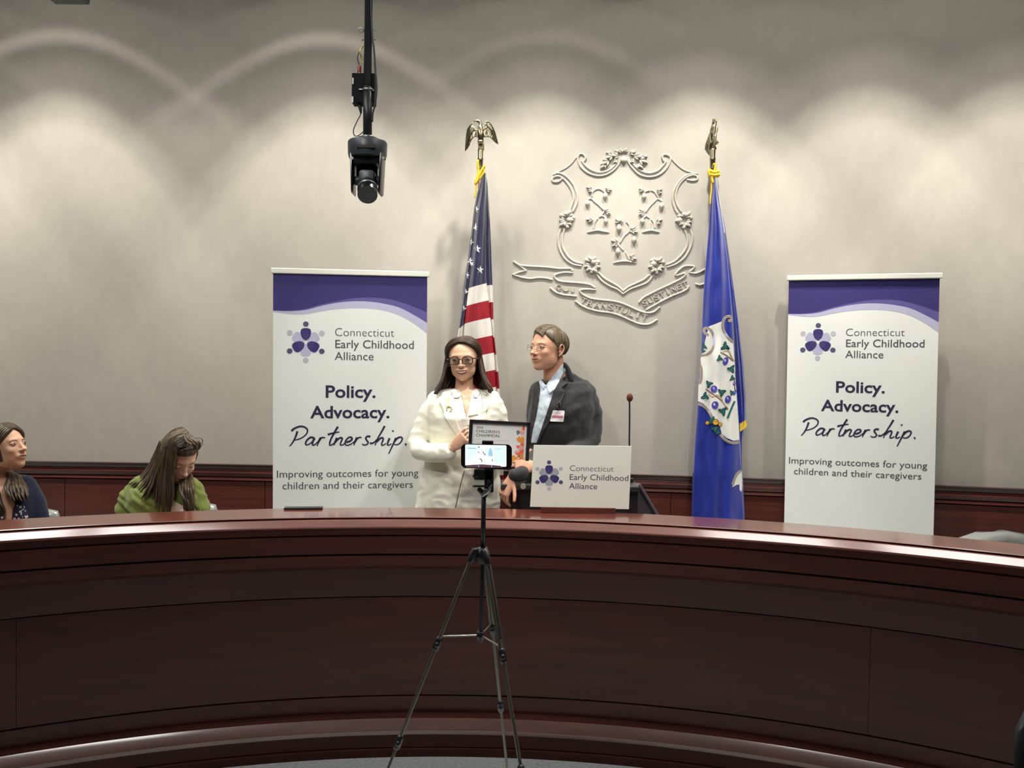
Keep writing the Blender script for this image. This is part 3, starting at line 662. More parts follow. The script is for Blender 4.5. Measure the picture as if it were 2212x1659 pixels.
blobs = [(1900,470,60,80,4),(1830,500,60,55,6),(1770,540,45,50,7),(1880,560,70,60,5),(1850,720,100,70,3),(1890,690,60,80,6),(1800,690,40,50,3),(1890,800,60,90,4),(1850,900,70,60,5),(1780,880,40,36,4),(1900,960,60,90,4),(1840,1040,100,70,4),
         (1760,1000,50,30,5),(1900,1100,60,60,3),(1700,1150,70,60,3),(1650,1220,60,70,3),(1790,1180,60,50,6),(1730,1230,50,40,6),(1860,1190,70,50,4),(1900,620,50,40,6),(1820,1120,40,30,7)]
for k, (x, y, rx, ry, mi) in enumerate(blobs):
    ang = [2 * math.pi * i / 22 for i in range(22)]
    pts = []
    for i in ang:
        rr = 1 + 0.22 * math.sin(3 * i + k) + 0.15 * math.sin(5 * i + 2 * k)
        pts.append((min(1922, x + rx * rr * math.cos(i)), min(1300, y + ry * rr * math.sin(i))))
    sheet(bm, fan(pts), cert_fn, 0.0010 + 0.0002 * (k % 5), mi=mi)
bmo('certificate_sheet', bm, pm, t)

# ---------------------------------------------------------------- phone on tripod
M_BLK = mat('tripod_black', (0.012, 0.013, 0.015), 0.38); M_GM = mat('tripod_anodised', srgb(92, 82, 76), 0.38, metal=0.1); M_SIL = mat('tripod_silver', srgb(160, 160, 158), 0.3, metal=0.8)
YT = 2.54
def T_(px, py, dy=0.0): return P(px, py, YT + dy)
t = thing('tripod', 'tall slim black tripod holding a phone in front of the dais', 'tripod', (T_(1044, 1400).x, YT, 0))
bm = bmesh.new(); tube(bm, [T_(1045, 1064), T_(1043, 1200)], 0.0078, n=14, ends=False); tube(bm, [T_(1043, 1195), T_(1039, 1384)], 0.0062, n=12)
bmo('centre_column', bm, M_BLK, t, True)
bm = bmesh.new()
box(bm, T_(1046, 1064, -0.012), T_(1067, 1008, 0.012), bev=0.003); box(bm, T_(1024, 1014, -0.012), T_(1066, 1036, 0.008), bev=0.004); box(bm, T_(1021, 1052.5, -0.010), T_(1066, 1047, 0.010), bev=0.002)
ball(bm, T_(1029, 1028), (0.012, 0.014, 0.009)); ball(bm, T_(1056, 1044), (0.014, 0.016, 0.018)); tube(bm, [T_(1036, 1058), T_(1048, 1070)], 0.008)
box(bm, T_(1041, 963, 0.004), T_(1066, 951, 0.018), bev=0.003); box(bm, T_(1046, 1012, 0.006), T_(1061, 958, 0.016), bev=0.002)
bmo('phone_clamp', bm, M_BLK, t)
bm = bmesh.new(); tube(bm, [T_(1062, 1048, -0.013), T_(1056, 1060, -0.016), T_(1047, 1068, -0.012)], [0.003, 0.007, 0.006], n=10, flat=0.6)
tube(bm, [T_(1050, 1058, -0.008), T_(1043, 1070, -0.006)], 0.006)
bmo('tilt_lever', bm, M_SIL, t, True)
S0 = T_(1041, 1196)
bm = bmesh.new(); cyl(bm, T_(1042, 1184), T_(1041, 1216), 0.017, 0.021)
azs = (188, -58, 75)
for az in azs:
    a_ = math.radians(az); dx, dy = math.cos(a_), math.sin(a_)
    tube(bm, [S0 + Vector((0, 0, 0.012)), S0 + Vector((dx * 0.022, dy * 0.022, 0.008)), S0 + Vector((dx * 0.036, dy * 0.036, -0.022))], [0.010, 0.013, 0.011], n=10)
bmo('shoulder', bm, M_BLK, t, True)
hub = T_(1038, 1372)
for az, rf in zip(azs, (0.475, 0.47, 0.47)):
    a_ = math.radians(az); dv = Vector((math.cos(a_), math.sin(a_), 0)); top = S0 + dv * 0.032 + Vector((0, 0, -0.01)); foot = Vector((S0.x, S0.y, 0.012)) + dv * rf
    pt = lambda k: top.lerp(foot, k)
    bm = bmesh.new()
    for s_ in (-1, 1):
        sd = Vector((-dv.y, dv.x, 0)) * 0.0048 * s_; tube(bm, [pt(0.0) + sd, pt(0.235) + sd], 0.0052, n=8)
    tube(bm, [pt(0.20), pt(0.50)], 0.0056, n=10); tube(bm, [pt(0.46), pt(0.985)], 0.0046, n=10)
    lg_ = bmo('leg', bm, M_GM, t, True)
    for k in (0.235, 0.50):
        bm = bmesh.new(); dd = (foot - top).normalized(); tube(bm, [pt(k) - dd * 0.014, pt(k) + dd * 0.014], 0.0115, n=10); ball(bm, pt(k) - Vector((0, 0.010, 0)), (0.008, 0.008, 0.009)); bmo('leg_clamp', bm, M_BLK, lg_, True)
    bm = bmesh.new(); tube(bm, [pt(0.97), pt(1.0)], 0.009, n=10); bmo('rubber_foot', bm, M_BLK, lg_, True)
    bm = bmesh.new(); tube(bm, [hub, pt(0.215)], 0.0028, n=8, flat=0.6); bmo('brace', bm, M_SIL, t, True)
bm = bmesh.new(); cyl(bm, hub - Vector((0, 0, 0.014)), hub + Vector((0, 0, 0.012)), 0.012); bmo('brace_hub', bm, M_BLK, t, True)

t = thing('phone', 'black phone filming the stage with a lit screen, clamped on the tripod', 'phone', T_(1050, 986))
pc = lambda x, y: (960 + x / 11.06, 880 + y / 11.06)
ph = lambda x, y, o: P(*pc(x, y), YT) + Vector((0, -1, 0)) * o
def rrect(x0, y0, x1, y1, r, n=6):
    out = []
    for cx, cy, a0 in ((x1 - r, y0 + r, -90), (x1 - r, y1 - r, 0), (x0 + r, y1 - r, 90), (x0 + r, y0 + r, 180)):
        for k in range(n + 1): q = math.radians(a0 + 90 * k / n); out.append((cx + r * math.cos(q), cy + r * math.sin(q)))
    return out
bm = bmesh.new(); sheet(bm, fan([(x, y + (x - 400) * 0.018) for x, y in rrect(398, 866, 1612, 1446, 120)]), ph, -0.0045, 0.009); bmo('case', bm, mat('phone_black', (0.008, 0.008, 0.009), 0.25), t)
def scr(name, col, es): return mat(name, (0.02, 0.02, 0.02), 0.2, emit=col, es=es)
sm = [scr('screen_white', (0.93, 0.97, 1.0), 1.05), scr('screen_cyan', srgb(205, 243, 252), 1.0), scr('screen_blue', srgb(150, 190, 232), 0.9), scr('screen_grey', srgb(110, 124, 150), 0.8),
      scr('screen_wood', srgb(92, 62, 74), 0.8), scr('screen_pink', srgb(246, 222, 246), 1.0), scr('screen_dark', srgb(52, 54, 78), 0.7), scr('screen_mint', srgb(205, 250, 244), 1.0)]
bm = bmesh.new(); sk = lambda p: (p[0], p[1] + (p[0] - 500) * 0.022)
sheet(bm, fan([sk(p) for p in rrect(500, 884, 1480, 1392, 26)]), ph, 0.0046, 0.0006, mi=0)
def S2(pts, mi, o=0.0054): sheet(bm, fan([sk(p) for p in pts]), ph, o, mi=mi)
S2([(506,888),(800,888),(780,1100),(520,1290)], 1); S2([(560,1010),(700,1000),(720,1200),(560,1240)], 7, 0.0056); S2([(880,886),(1060,886),(1050,910),(900,915)], 5, 0.0056)
S2([(960,960),(1060,930),(1080,1100),(1000,1130)], 1, 0.0055); S2([(1105,930),(1150,1040),(1160,1150),(1045,1145),(1060,1030)], 2, 0.0057); S2([(1470,900),(1170,900),(1190,1330),(1470,1340)], 1, 0.0055)
S2([(510,1375),(900,1345),(1330,1368),(1372,1392),(1440,1392),(1440,1394),(510,1394)], 4, 0.0058)
sheet(bm, fan([(520,1378),(700,1362),(920,1360),(1180,1372),(1330,1392),(1400,1432),(1340,1436),(520,1426)]), ph, 0.0062, mi=4)
sheet(bm, band2d([sk(p) for p in [(560,965),(640,970),(720,968),(760,985)]], 14, 5), ph, 0.0059, mi=3); sheet(bm, band2d([sk(p) for p in [(1185,988),(1260,975),(1345,968)]], 9, 5), ph, 0.0059, mi=3)
sheet(bm, band2d([sk(p) for p in [(925,1040),(940,1090),(972,1100),(975,1140)]], 18, 5), ph, 0.0059, mi=6); sheet(bm, band2d([sk(p) for p in [(850,1210),(885,1240),(905,1290)]], 22, 5), ph, 0.0059, mi=6)
sheet(bm, band2d([sk(p) for p in [(1145,1210),(1145,1270)]], 18, 5), ph, 0.0059, mi=6); sheet(bm, band2d([sk(p) for p in [(780,1180),(830,1205),(870,1215)]], 5, 5), ph, 0.0059, mi=3)
sheet(bm, fan([sk(p) for p in [(825,905),(855,955),(795,955)]]), ph, 0.0059, mi=3); sheet(bm, fan(ell2d(815, 1066, 22, 14)), ph, 0.0059, mi=3)
sheet(bm, band2d([sk(p) for p in [(870,985),(930,1010),(925,1040)]], 12, 5), ph, 0.0059, mi=2)
S2(rrect(925, 1150, 1130, 1320, 30), 0, 0.0060)
for x in (818, 1128): sheet(bm, band2d([(x, 1368), (x + 3, 1425)], 12, 2), ph, 0.0066, mi=2)
bmo('screen', bm, sm, t)['label'] = 'bright screen showing the stage'

# ---------------------------------------------------------------- hanging camera
YC = 3.4
def C_(x, y, dy=0.0): return P(680 + x / 3.687, y / 3.687, YC + dy)
M_PTZ = mat('ptz_charcoal', srgb(58, 64, 70), 0.4, metal=0.2); M_PTZD = mat('ptz_black', srgb(20, 22, 26), 0.28)
t = thing('ceiling_camera', 'black pan and tilt camera hanging from a ceiling pole above the left banner', 'camera', C_(420, 1130))
tp = C_(420, 0); bt = C_(420, 1085)
bm = bmesh.new(); cyl(bm, (bt.x, YC, CEIL), C_(420, 700), 0.0165, n=24); cyl(bm, C_(420, 690), C_(420, 1100), 0.0185, n=24); bmo('pole', bm, mat('pole_black', srgb(40, 44, 46), 0.4, metal=0.3), t, True)
bm = bmesh.new(); cyl(bm, (bt.x, YC, CEIL - 0.03), (bt.x, YC, CEIL), 0.06); bmo('ceiling_flange', bm, M_PTZD, t)
bm = bmesh.new(); box(bm, C_(292, 815, 0.0), C_(494, 622, 0.06), bev=0.003); bmo('power_box', bm, mat('box_matt_black', srgb(18, 19, 21), 0.8, spec=0.15), t)
for q0, q1 in ((C_(298, 668, -0.004), C_(310, 622, 0.0)), (C_(292, 815, -0.004), C_(308, 770, 0.0))): bm = bmesh.new(); box(bm, q0, q1); bmo('sticker', bm, mat('label_white', (0.6, 0.6, 0.6), 0.6), t)['label'] = 'small white sticker on the power box'
bm = bmesh.new()
lathe(bm, [(0.0190, C_(0, 722).z), (0.0245, C_(0, 716).z), (0.0245, C_(0, 706).z), (0.0190, C_(0, 700).z)], 0, 2 * math.pi, 24, bt)
tube(bm, [C_(355, 712, -0.006), C_(385, 712, -0.006)], 0.0035)
bmo('pipe_clamp', bm, M_SIL, t, True)
for (x, y) in ((480, 315), (380, 318)): bm = bmesh.new(); ball(bm, C_(x, y), (0.005, 0.005, 0.004)); bmo('bolt', bm, M_SIL, t, True)
bm = bmesh.new(); tube(bm, [C_(390, 245), C_(372, 260), C_(352, 250), C_(350, 228), C_(370, 220), C_(388, 238)], 0.0028, n=8); bmo('eye_bolt', bm, M_SIL, t, True); bm = bmesh.new(); tube(bm, [C_(455, 240), C_(492, 241)], 0.0025)
bmo('bolt', bm, M_SIL, t, True)
bm = bmesh.new(); tube(bm, [C_(*p_, -0.01) for p_ in crv([(446, 0), (450, 150), (458, 300), (470, 380), (482, 560), (492, 700), (480, 830), (462, 900), (458, 965)])], 0.004, n=8)
tube(bm, [C_(*p_, 0.02) for p_ in crv([(355, 825), (365, 905), (340, 960), (308, 1035), (318, 1080), (350, 1078), (385, 1050)])], 0.0022, n=8); tube(bm, [C_(352, 820, .02), C_(362, 860, .02), C_(368, 900, .02)], [0.007, 0.008, 0.004], n=8)
tube(bm, [C_(*p_, 0.02) for p_ in crv([(365, 540), (342, 480), (348, 430), (385, 370)])], 0.0022, n=8)
bmo('cables', bm, mat('cable_black', (0.012, 0.012, 0.012), 0.5), t, True)
bm = bmesh.new()
for k in range(4): tube(bm, [C_(*p_, 0.012 + 0.004 * k) for p_ in crv([(384, 362 + 4 * k), (366 - 3 * k, 400), (358 + 3 * k, 440), (370, 485), (386, 500)])], 0.0018, n=6)
bmo('yellow_cord', bm, mat('cord_yellow', srgb(196, 186, 96), 0.6), t, True)['label'] = 'coiled yellow cord'
bm = bmesh.new(); tube(bm, [C_(355, 535, .02), C_(355, 578, .02)], 0.0085, n=10); bmo('red_connector', bm, mat('red_plastic', srgb(140, 60, 60), 0.5), t, True)['label'] = 'red connector on the cable'
bm = bmesh.new(); tube(bm, [C_(357, 580, .02), C_(358, 612, .02)], 0.0075, n=10); bmo('connector_collar', bm, M_SIL, t, True)
bm = bmesh.new(); zc = lambda y: C_(420, y).z
hc = C_(420, 1180); rad = 0.0805
lathe(bm, [(0.0, zc(1102)), (0.045, zc(1104)), (0.046, zc(1118)), (0.078, zc(1130)), (0.0815, zc(1140)), (0.080, zc(1235)), (0.076, zc(1262)), (0.0, zc(1262))], 0, 2 * math.pi, 40, hc); smoothed(bmo('camera_base', bm, M_PTZ, t), 40)
bm = bmesh.new(); box(bm, C_(330, 1176, -0.084), C_(484, 1160, -0.070), bev=0.002); bmo('vent_slot', bm, M_PTZD, t)
bm = bmesh.new(); lathe(bm, [(0.022, zc(1100)), (0.026, zc(1098)), (0.026, zc(1086)), (0.019, zc(1084))], 0, 2 * math.pi, 24, hc); bmo('pole_collar', bm, M_SIL, t, True)
bm = bmesh.new()
for s_ in (-1, 1):
    xs = (270, 336) if s_ < 0 else (504, 568)
    vs = box(bm, C_(xs[0], 1535, -0.05), C_(xs[1], 1240, 0.045), bev=0.010)
    for v in vs:
        if v.is_valid and v.co.z < zc(1480): v.co.x += -s_ * 0.007 * (1 if (v.co.x - hc.x) * s_ > 0.058 else 0)
box(bm, C_(300, 1300, -0.045), C_(540, 1235, 0.05), bev=0.006); box(bm, C_(330, 1420, 0.02), C_(510, 1260, 0.045))
smoothed(bmo('yoke', bm, M_PTZD, t), 40)
bm = bmesh.new(); box(bm, C_(344, 1520, -0.055), C_(498, 1385, 0.03), bev=0.014); tube(bm, [C_(336, 1440), C_(506, 1440)], 0.02, n=16); smoothed(bmo('lens_head', bm, M_PTZ, t), 40)
bm = bmesh.new(); p0, p1 = C_(420, 1480, -0.03), C_(420, 1552, -0.085)
cyl(bm, p0, p1, 0.040, 0.0405, n=32); smoothed(bmo('lens_barrel', bm, M_PTZD, t), 40)
bm = bmesh.new(); dd = (p1 - p0).normalized(); tube(bm, [p0 + dd * 0.02, p0 + dd * 0.03], 0.042, n=32, ends=False); bmo('lens_ring', bm, M_SIL, t, True)
for s_ in (300, 545): bm = bmesh.new(); box(bm, C_(s_ - 12, 1272, -0.053), C_(s_ + 12, 1250, -0.045), bev=0.003); bmo('corner_cap', bm, mat('cap_silver', (0.4, 0.4, 0.4), 0.35, metal=0.5), t)

# second fitting at the very top left: underside of a projector hanging from the ceiling
t = thing('projector', 'black hanging projector cut off by the upper left edge of the view', 'projector', P(152, 0, 2.6) + Vector((0, 0, 0.05)))
a = P(113, 3.5, 2.6); b = P(190.5, 6, 2.6)
bm = bmesh.new(); a.z += 0.03; box(bm, (a.x, 2.52, a.z), (b.x, 2.615, a.z + 0.09), bev=0.006, mx=Matrix.Translation((0,0,-0.034))); bmo('body', bm, M_PTZD, t)
bm = bmesh.new(); q = P(168, 0, 2.6); lathe(bm, [(0.0, q.z - 0.003), (0.010, q.z + 0.001), (0.012, q.z + 0.03), (0.0, q.z + 0.03)], 0, 2 * math.pi, 20, (q.x, 2.592)); bmo('lens', bm, mat('lens_glint', (0.8, 0.8, 0.8), 0.1, metal=1), t, True)
bm = bmesh.new(); cyl(bm, (q.x - .03, 2.72, a.z + 0.08), (q.x - .03, 2.72, CEIL), 0.014); bmo('drop_pole', bm, M_PTZD, t, True)

# ---------------------------------------------------------------- flags
M_BRASS = mat('aged_brass', (0.42, 0.38, 0.26), 0.22, metal=1.0); M_POLE = mat('pole_wood', srgb(92, 60, 34), 0.35, coat=0.4)
M_GOLD = noisy('gold_cord', srgb(224, 178, 30), srgb(246, 210, 60), (300, 300, 300), 2, 0.7)
def eagle(place, rot):
    """spread brass eagle on a socket; x, y in layout units of the photograph, origin at (505, 640)"""
    k = 1 / 5.185 / 379
    R3 = Matrix.Rotation(rot, 4, 'Z'); O = Matrix.Translation(place) @ R3
    E = lambda x, y, dy=0.0: O @ Vector(((x - 505) * k, dy, (640 - y) * k))
    bm = bmesh.new()
    tube(bm, [E(508, 330), E(503, 270), E(500, 215), E(497, 180)], [0.017, 0.021, 0.019, 0.013], n=14)
    tube(bm, [E(497, 185), E(500, 155), E(492, 130), E(470, 116), E(450, 114)], [0.012, 0.010, 0.0105, 0.0105, 0.006], n=12)
    tube(bm, [E(446, 113), E(432, 116), E(428, 128)], [0.006, 0.0045, 0.002], n=8)
    tube(bm, [E(508, 330), E(520, 380, 0.01), E(528, 430, 0.015)], [0.014, 0.013, 0.009], n=10)   # tail
    for s_ in (488, 522): tube(bm, [E(s_, 340), E(s_ + 2, 400, -0.008), E(s_, 430, -0.014)], [0.010, 0.006, 0.006], n=8)
    ball(bm, E(505, 358, -0.018), (0.0175, 0.014, 0.0125), mx=R3.to_3x3())
    tube(bm, [E(475, 225, -0.008), E(440, 222, -0.012), E(415, 195, -0.006), E(412, 165)], [0.006, 0.005, 0.005, 0.004], n=8)
    tube(bm, [E(530, 215, -0.008), E(560, 205, -0.012), E(578, 175, -0.006), E(570, 140)], [0.006, 0.005, 0.005, 0.004], n=8)
    for pts, sg in (([(412,150),(385,170),(358,205),(346,260),(340,320),(335,440),(380,392),(405,330),(440,300),(468,300),(472,230),(440,225),(418,200)], -1),
                ([(560,130),(590,128),(612,150),(640,195),(662,240),(695,352),(650,335),(615,305),(580,298),(540,300),(536,232),(560,222),(576,190)], 1)):
        vs, fs = poly2d([c[:2] for c in crv(pts, 2)], 14)
        def w(x, y, o): 
            d = abs(x - 505) / 190; return E(x, y, 0.03 * d * d - 0.012 * math.sin(math.pi * min(1, d)) - o + 0.0012 * math.sin((x * 0.35 + y * 0.10)))
        sheet(bm, (vs, fs), w, 0.0, 0.006)
        for q in (0.25, 0.5, 0.75):      # feather ribs
            a = pts[1]; b = pts[5]; x = a[0] + (505 - a[0]) * q * 0.6
            tube(bm, [w(x + (b[0] - x) * t_ * 0.8, a[1] + 25 + (b[1] - a[1] - 60) * t_ * (1 - q * 0.5), 0.008) for t_ in (0, 0.33, 0.66, 1)], [0.0035, 0.004, 0.004, 0.002], n=6)
        tube(bm, [w(x, y, 0.005) for x, y in pts[:6]], 0.004, n=6)
    bmesh.ops.recalc_face_normals(bm, faces=bm.faces)
    smoothed_bm = bm
    bm2 = bmesh.new(); 
    lathe(bm2, [(0.0, (640 - 428) * k), (0.0155, (640 - 430) * k), (0.0165, (640 - 445) * k), (0.0150, (640 - 520) * k), (0.0185, (640 - 545) * k), (0.0165, (640 - 560) * k), (0.0150, 0), (0.0165, -0.02), (0, -0.02)], 0, 2 * math.pi, 24, (0, 0))
    bmesh.ops.transform(bm2, matrix=Matrix.Translation(place), verts=bm2.verts)
    return smoothed_bm, bm2
def fold_cloth(bm, ys, folds, Yc, mi_fn, slope_fn, ripple=0.004, back=0.05):
    """a furled flag: folds = [(left(y), right(y), bulge, depth offset, columns)], colour by mi_fn(fold, x, v)"""
    rows = []
    for v in ys:
        r = []
        for fi, (Lf, Rf, bl, dof, nc) in enumerate(folds):
            l, rr = Lf(v), Rf(v)
            for c in range(nc + 1):
                u = c / nc; x = l + (rr - l) * u; y = v + slope_fn(fi, u, v)
                dep = dof - bl * math.sin(math.pi * u) ** 0.7 + ripple * (math.sin(u * 17 + v * 0.010 + fi) + 0.7 * noise.noise((x * 0.09, v * 0.02, fi * 5))) * min(1, (v - ys[0]) / 60)
                r.append((bm.verts.new(P(x, y, Yc + dep)), fi, x))
        rows.append((v, r))
    for (v0, a), (v1, b) in zip(rows, rows[1:]):
        for i in range(len(a) - 1):
            f = bm.faces.new((a[i][0], a[i+1][0], b[i+1][0], b[i][0])); f.material_index = mi_fn(a[i+1][1] if a[i][1] == a[i+1][1] else max(a[i][1], a[i+1][1]), (a[i][2] + a[i+1][2]) / 2, (v0 + v1) / 2)
    # the far side of the roll of cloth
    pb = None
    for k, (v, r) in enumerate(rows):
        l, rr = r[0][0].co, r[-1][0].co
        q = [r[0][0]] + [bm.verts.new(l.lerp(rr, t_) + Vector((0, back * math.sin(math.pi * t_) + 0.01, 0))) for t_ in (0.12, 0.3, 0.5, 0.7, 0.88)] + [r[-1][0]]
        if pb:
            for i in range(6): 
                f = bm.faces.new((pb[i+1], pb[i], q[i], q[i+1])); f.material_index = 0
        pb = q
ip = lambda *pts: (lambda y: float(np.interp(y, [p[1] for p in pts], [p[0] for p in pts])))
YU = 4.64
U = thing('striped_flag', 'star and stripe flag hanging furled on a pole topped by an eagle facing the room', 'flag', P(1045, 1400, YU + 0.03), 'flags on eagle-topped poles')
NAVY = noisy('flag_navy', srgb(38, 40, 74), srgb(44, 46, 84), (30, 30, 6), 2, 0.38, sheen=0.3); RED = noisy('flag_red', srgb(150, 30, 44), srgb(162, 36, 50), (30, 30, 6), 2, 0.42); WHT = noisy('flag_white', srgb(226, 222, 216), srgb(234, 230, 224), (30, 30, 6), 2, 0.5)
L_ = ip((1041, 374), (1031, 414), (1024, 452), (1016, 520), (1011, 560), (1002, 612), (995, 670), (987, 730), (980, 790), (972, 900), (968, 1060))
R__ = ip((1050, 374), (1054, 400), (1058, 470), (1062, 540), (1065, 620), (1066, 700), (1068, 740), (1074, 793), (1078, 833), (1084, 930), (1088, 1060))
b1 = ip((1043, 374), (1036, 414), (1028, 452), (1022, 520), (1018, 570), (1012, 620), (1007, 657), (1002, 703), (1000, 735), (996, 800), (990, 1060))
b2 = ip((1049, 374), (1050, 420), (1049, 470), (1047, 540), (1048, 612), (1053, 650), (1057, 685), (1062, 722), (1066, 760), (1070, 800), (1076, 1060))
def sl(fi, u, v):
    k = min(1, max(0, (v - 560) / 60))
    if fi == 1: return -k * (12 + max(0, v - 620) * 0.035) * (u ** 0.8)
    if fi == 2: return -k * (7 + max(0, v - 620) * 0.035) - k * 1 * u
    return k * (6 - 12 * u)
def uc(fi, x, v):
    if fi == 0: return 0 if v < 705 else (2 if v < 780 else 1)
    if v < 624: return 0
    return (2, 1)[int((v - 624) // 38.6) % 2]
bm = bmesh.new(); fold_cloth(bm, np.arange(374, 1062, 1.6), [(L_, lambda v: b1(v) + 3, 0.022, 0.02, 10), (b1, lambda v: b2(v) + 2, 0.05, 0.0, 24), (b2, R__, 0.02, 0.008, 9)], YU, uc, sl, 0.005)
cloth = smoothed(bmo('cloth', bm, [NAVY, RED, WHT], U), 70)
bv = bvh_of(cloth); rf = ray_fn(bv)
for x, y, r, ro in ((1028.5, 452, 7.5, .3), (1026, 490, 9, .25), (1017, 523, 7.5, .4), (1031, 538, 9.5, .05), (1015, 563, 7.5, .3), (1037.5, 583, 9.5, .1), (1019, 570, 6, .8), (1009, 595, 7.5, .3), (1005.5, 631, 8, .1), (1001, 667, 8.5, .1)):
    bm = bmesh.new(); pts = []
    for k in range(10):
        a = -math.pi / 2 + k * math.pi / 5 + ro; q = r * (1 if k % 2 == 0 else 0.42); pts.append((x + q * math.cos(a) * 0.86, y + q * math.sin(a)))
    v, f = fan(pts); sheet(bm, (v, f), rf, 0.0018, 0.0006); bmo('star', bm, mat('star_white', srgb(236, 236, 236), 0.5), cloth)
M_STAR = MATS['star_white']
def flag_pole(root, top_px, rot, Yp):
    p = P(*top_px, Yp); a, b = eagle(p, rot)
    o = bmo('eagle_finial', a, M_BRASS, root, True); o = bmo('finial_socket', b, M_BRASS, root, True)
    bm = bmesh.new(); cyl(bm, (p.x, Yp, FL + 0.03), p, 0.0125); bmo('pole', bm, M_POLE, root, True)
    bm = bmesh.new(); lathe(bm, [(0, FL + 0.04), (0.03, FL + 0.04), (0.04, FL + 0.028), (0.15, FL + 0.012), (0.16, FL), (0, FL)], 0, 2 * math.pi, 40, p); smoothed(bmo('floor_stand', bm, M_BRASS, root), 40)
flag_pole(U, (1037.5, 363), 0, YU + 0.02)
c5b = lambda x, y: (940 + x / 5.185, 240 + y / 5.185)
def cords(root, specs, conv, Yc):
    bm = bmesh.new()
    for pts, r in specs: tube(bm, [P(*conv(x, y), Yc) for x, y in crv(pts, 5)], r, n=8)
    return bmo('gold_cord', bm, M_GOLD, root, True)
cords(U, [([(480,555),(478,600),(485,680),(470,740),(450,790)], 0.0065), ([(550,620),(525,660),(505,700),(480,760),(455,810)], 0.0085), ([(545,650),(545,690),(520,730),(500,760)], 0.006), ([(495,690),(485,740),(468,790)], 0.009),
          ([(455,800),(458,850),(450,920),(445,965)], 0.0045), ([(462,830),(458,880),(448,930)], 0.0035)], c5b, YU - 0.045)

YK = 4.62
K = thing('blue_flag', 'blue flag with white grapevine shield hanging furled on a pole with side-on eagle', 'flag', P(1540, 1400, YK + 0.03), 'flags on eagle-topped poles')
BLU = noisy('flag_blue', srgb(17, 36, 134), srgb(22, 44, 150), (24, 24, 5), 2, 0.42, sheen=0.3)
kL = ip((1541, 386), (1537, 420), (1534, 442), (1530, 500), (1525, 560), (1519, 640), (1514, 760), (1506, 869), (1500, 957), (1496, 1032), (1494, 1116), (1492, 1200), (1490, 1330))
kM = ip((1546, 386), (1552, 430), (1563, 490), (1572, 560), (1579, 640), (1586, 730), (1589, 821), (1594, 881), (1598, 941), (1603, 1032), (1607, 1119), (1610, 1330))
kR = ip((1548, 386), (1554, 430), (1566, 491), (1576, 560), (1587, 640), (1597, 715), (1606, 791), (1611, 860), (1611, 905), (1606, 925), (1603, 960), (1605, 1032), (1609, 1119), (1612, 1330))
bm = bmesh.new(); fold_cloth(bm, np.arange(386, 1330, 4.0), [(kL, kM, 0.055, 0.0, 34), (lambda v: kM(v) - 2, kR, 0.012, 0.03, 6)], YK, lambda fi, x, v: 0, lambda fi, u, v: 0, 0.007)
cloth = smoothed(bmo('cloth', bm, [BLU], K), 70)
bv = bvh_of(cloth); k7 = lambda x, y: (1440 + x / 3.317, 640 + y / 3.317); rf = ray_fn(bv, k7)
CM = [mat('shield_white', srgb(228, 230, 226), 0.5), mat('edge_lavender', srgb(196, 196, 226), 0.5), mat('edge_tan', srgb(190, 166, 122), 0.5), mat('edge_brown', srgb(62, 50, 48), 0.5), mat('leaf_teal', srgb(34, 98, 94), 0.5),
      mat('grape_blue', srgb(72, 70, 168), 0.5), mat('flower_gold', srgb(214, 160, 52), 0.5), mat('stem_brown', srgb(126, 96, 80), 0.5), mat('leaf_dark', srgb(20, 62, 66), 0.5)]
bm = bmesh.new()
wh = [(302,216),(345,200),(395,180),(402,235),(432,290),(478,335),(482,400),(490,500),(502,720),(516,920),(520,1030),(480,1035),(430,1015),(395,985),(380,930),(340,870),(310,815),(265,770),(224,752),(228,640),(255,570),(248,500),(242,450),(300,435),(340,370),(348,290)]
sheet(bm, poly2d(wh, 7), rf, 0.0016, 0.0004, 0)
sheet(bm, poly2d([(540,1240),(505,1275),(478,1330),(470,1368),(500,1352),(522,1348),(522,1385),(535,1402),(545,1365)], 12), rf, 0.0012, 0.0003, 0)
def rail(pts):
    for w, mi, o in ((19, 1, 0.0028), (12, 3, 0.0033), (7, 2, 0.0038)): sheet(bm, band2d(pts, w, 6), rf, o, mi=mi)
rail([(300,280),(275,262),(268,238),(288,228),(318,245),(338,290),(340,340),(325,385),(290,415),(246,426)])
rail([(440,172),(458,176),(462,155),(446,143),(418,155),(402,190),(406,240),(435,290),(476,330)])
rail([(243,490),(250,530),(248,590),(238,625)]); rail([(226,768),(275,793),(308,835),(328,870)]); rail([(385,990),(420,1028),(470,1050),(519,1046)])
rail([(538,1245),(505,1275),(484,1320),(474,1352)])
def lf(x, y, r, a=0):
    pts = []
    for k in range(20):
        q = 2 * math.pi * k / 20; rr = r * (0.78 + 0.30 * math.cos(3 * q + 0.4) + 0.12 * math.cos(6 * q)); pts.append((x + rr * math.cos(q + a), y + rr * math.sin(q + a)))
    sheet(bm, fan(pts), rf, 0.0050, mi=8); sheet(bm, fan([(x + (p[0] - x) * 0.78, y + (p[1] - y) * 0.78) for p in pts]), rf, 0.0055, mi=4)
for s_ in ([(385,402),(430,425),(475,465)], [(450,395),(465,440),(487,470)], [(280,665),(330,700),(390,745),(440,812)], [(485,600),(488,650),(492,690)]):
    sheet(bm, band2d(s_, 9, 6), rf, 0.0030, mi=7)
for s_ in ([(395,410),(420,392),(450,400),(470,440),(484,462)], [(300,700),(330,720),(360,705),(395,730),(405,765),(440,800)]): sheet(bm, band2d(s_, 7, 6), rf, 0.0036, mi=2)
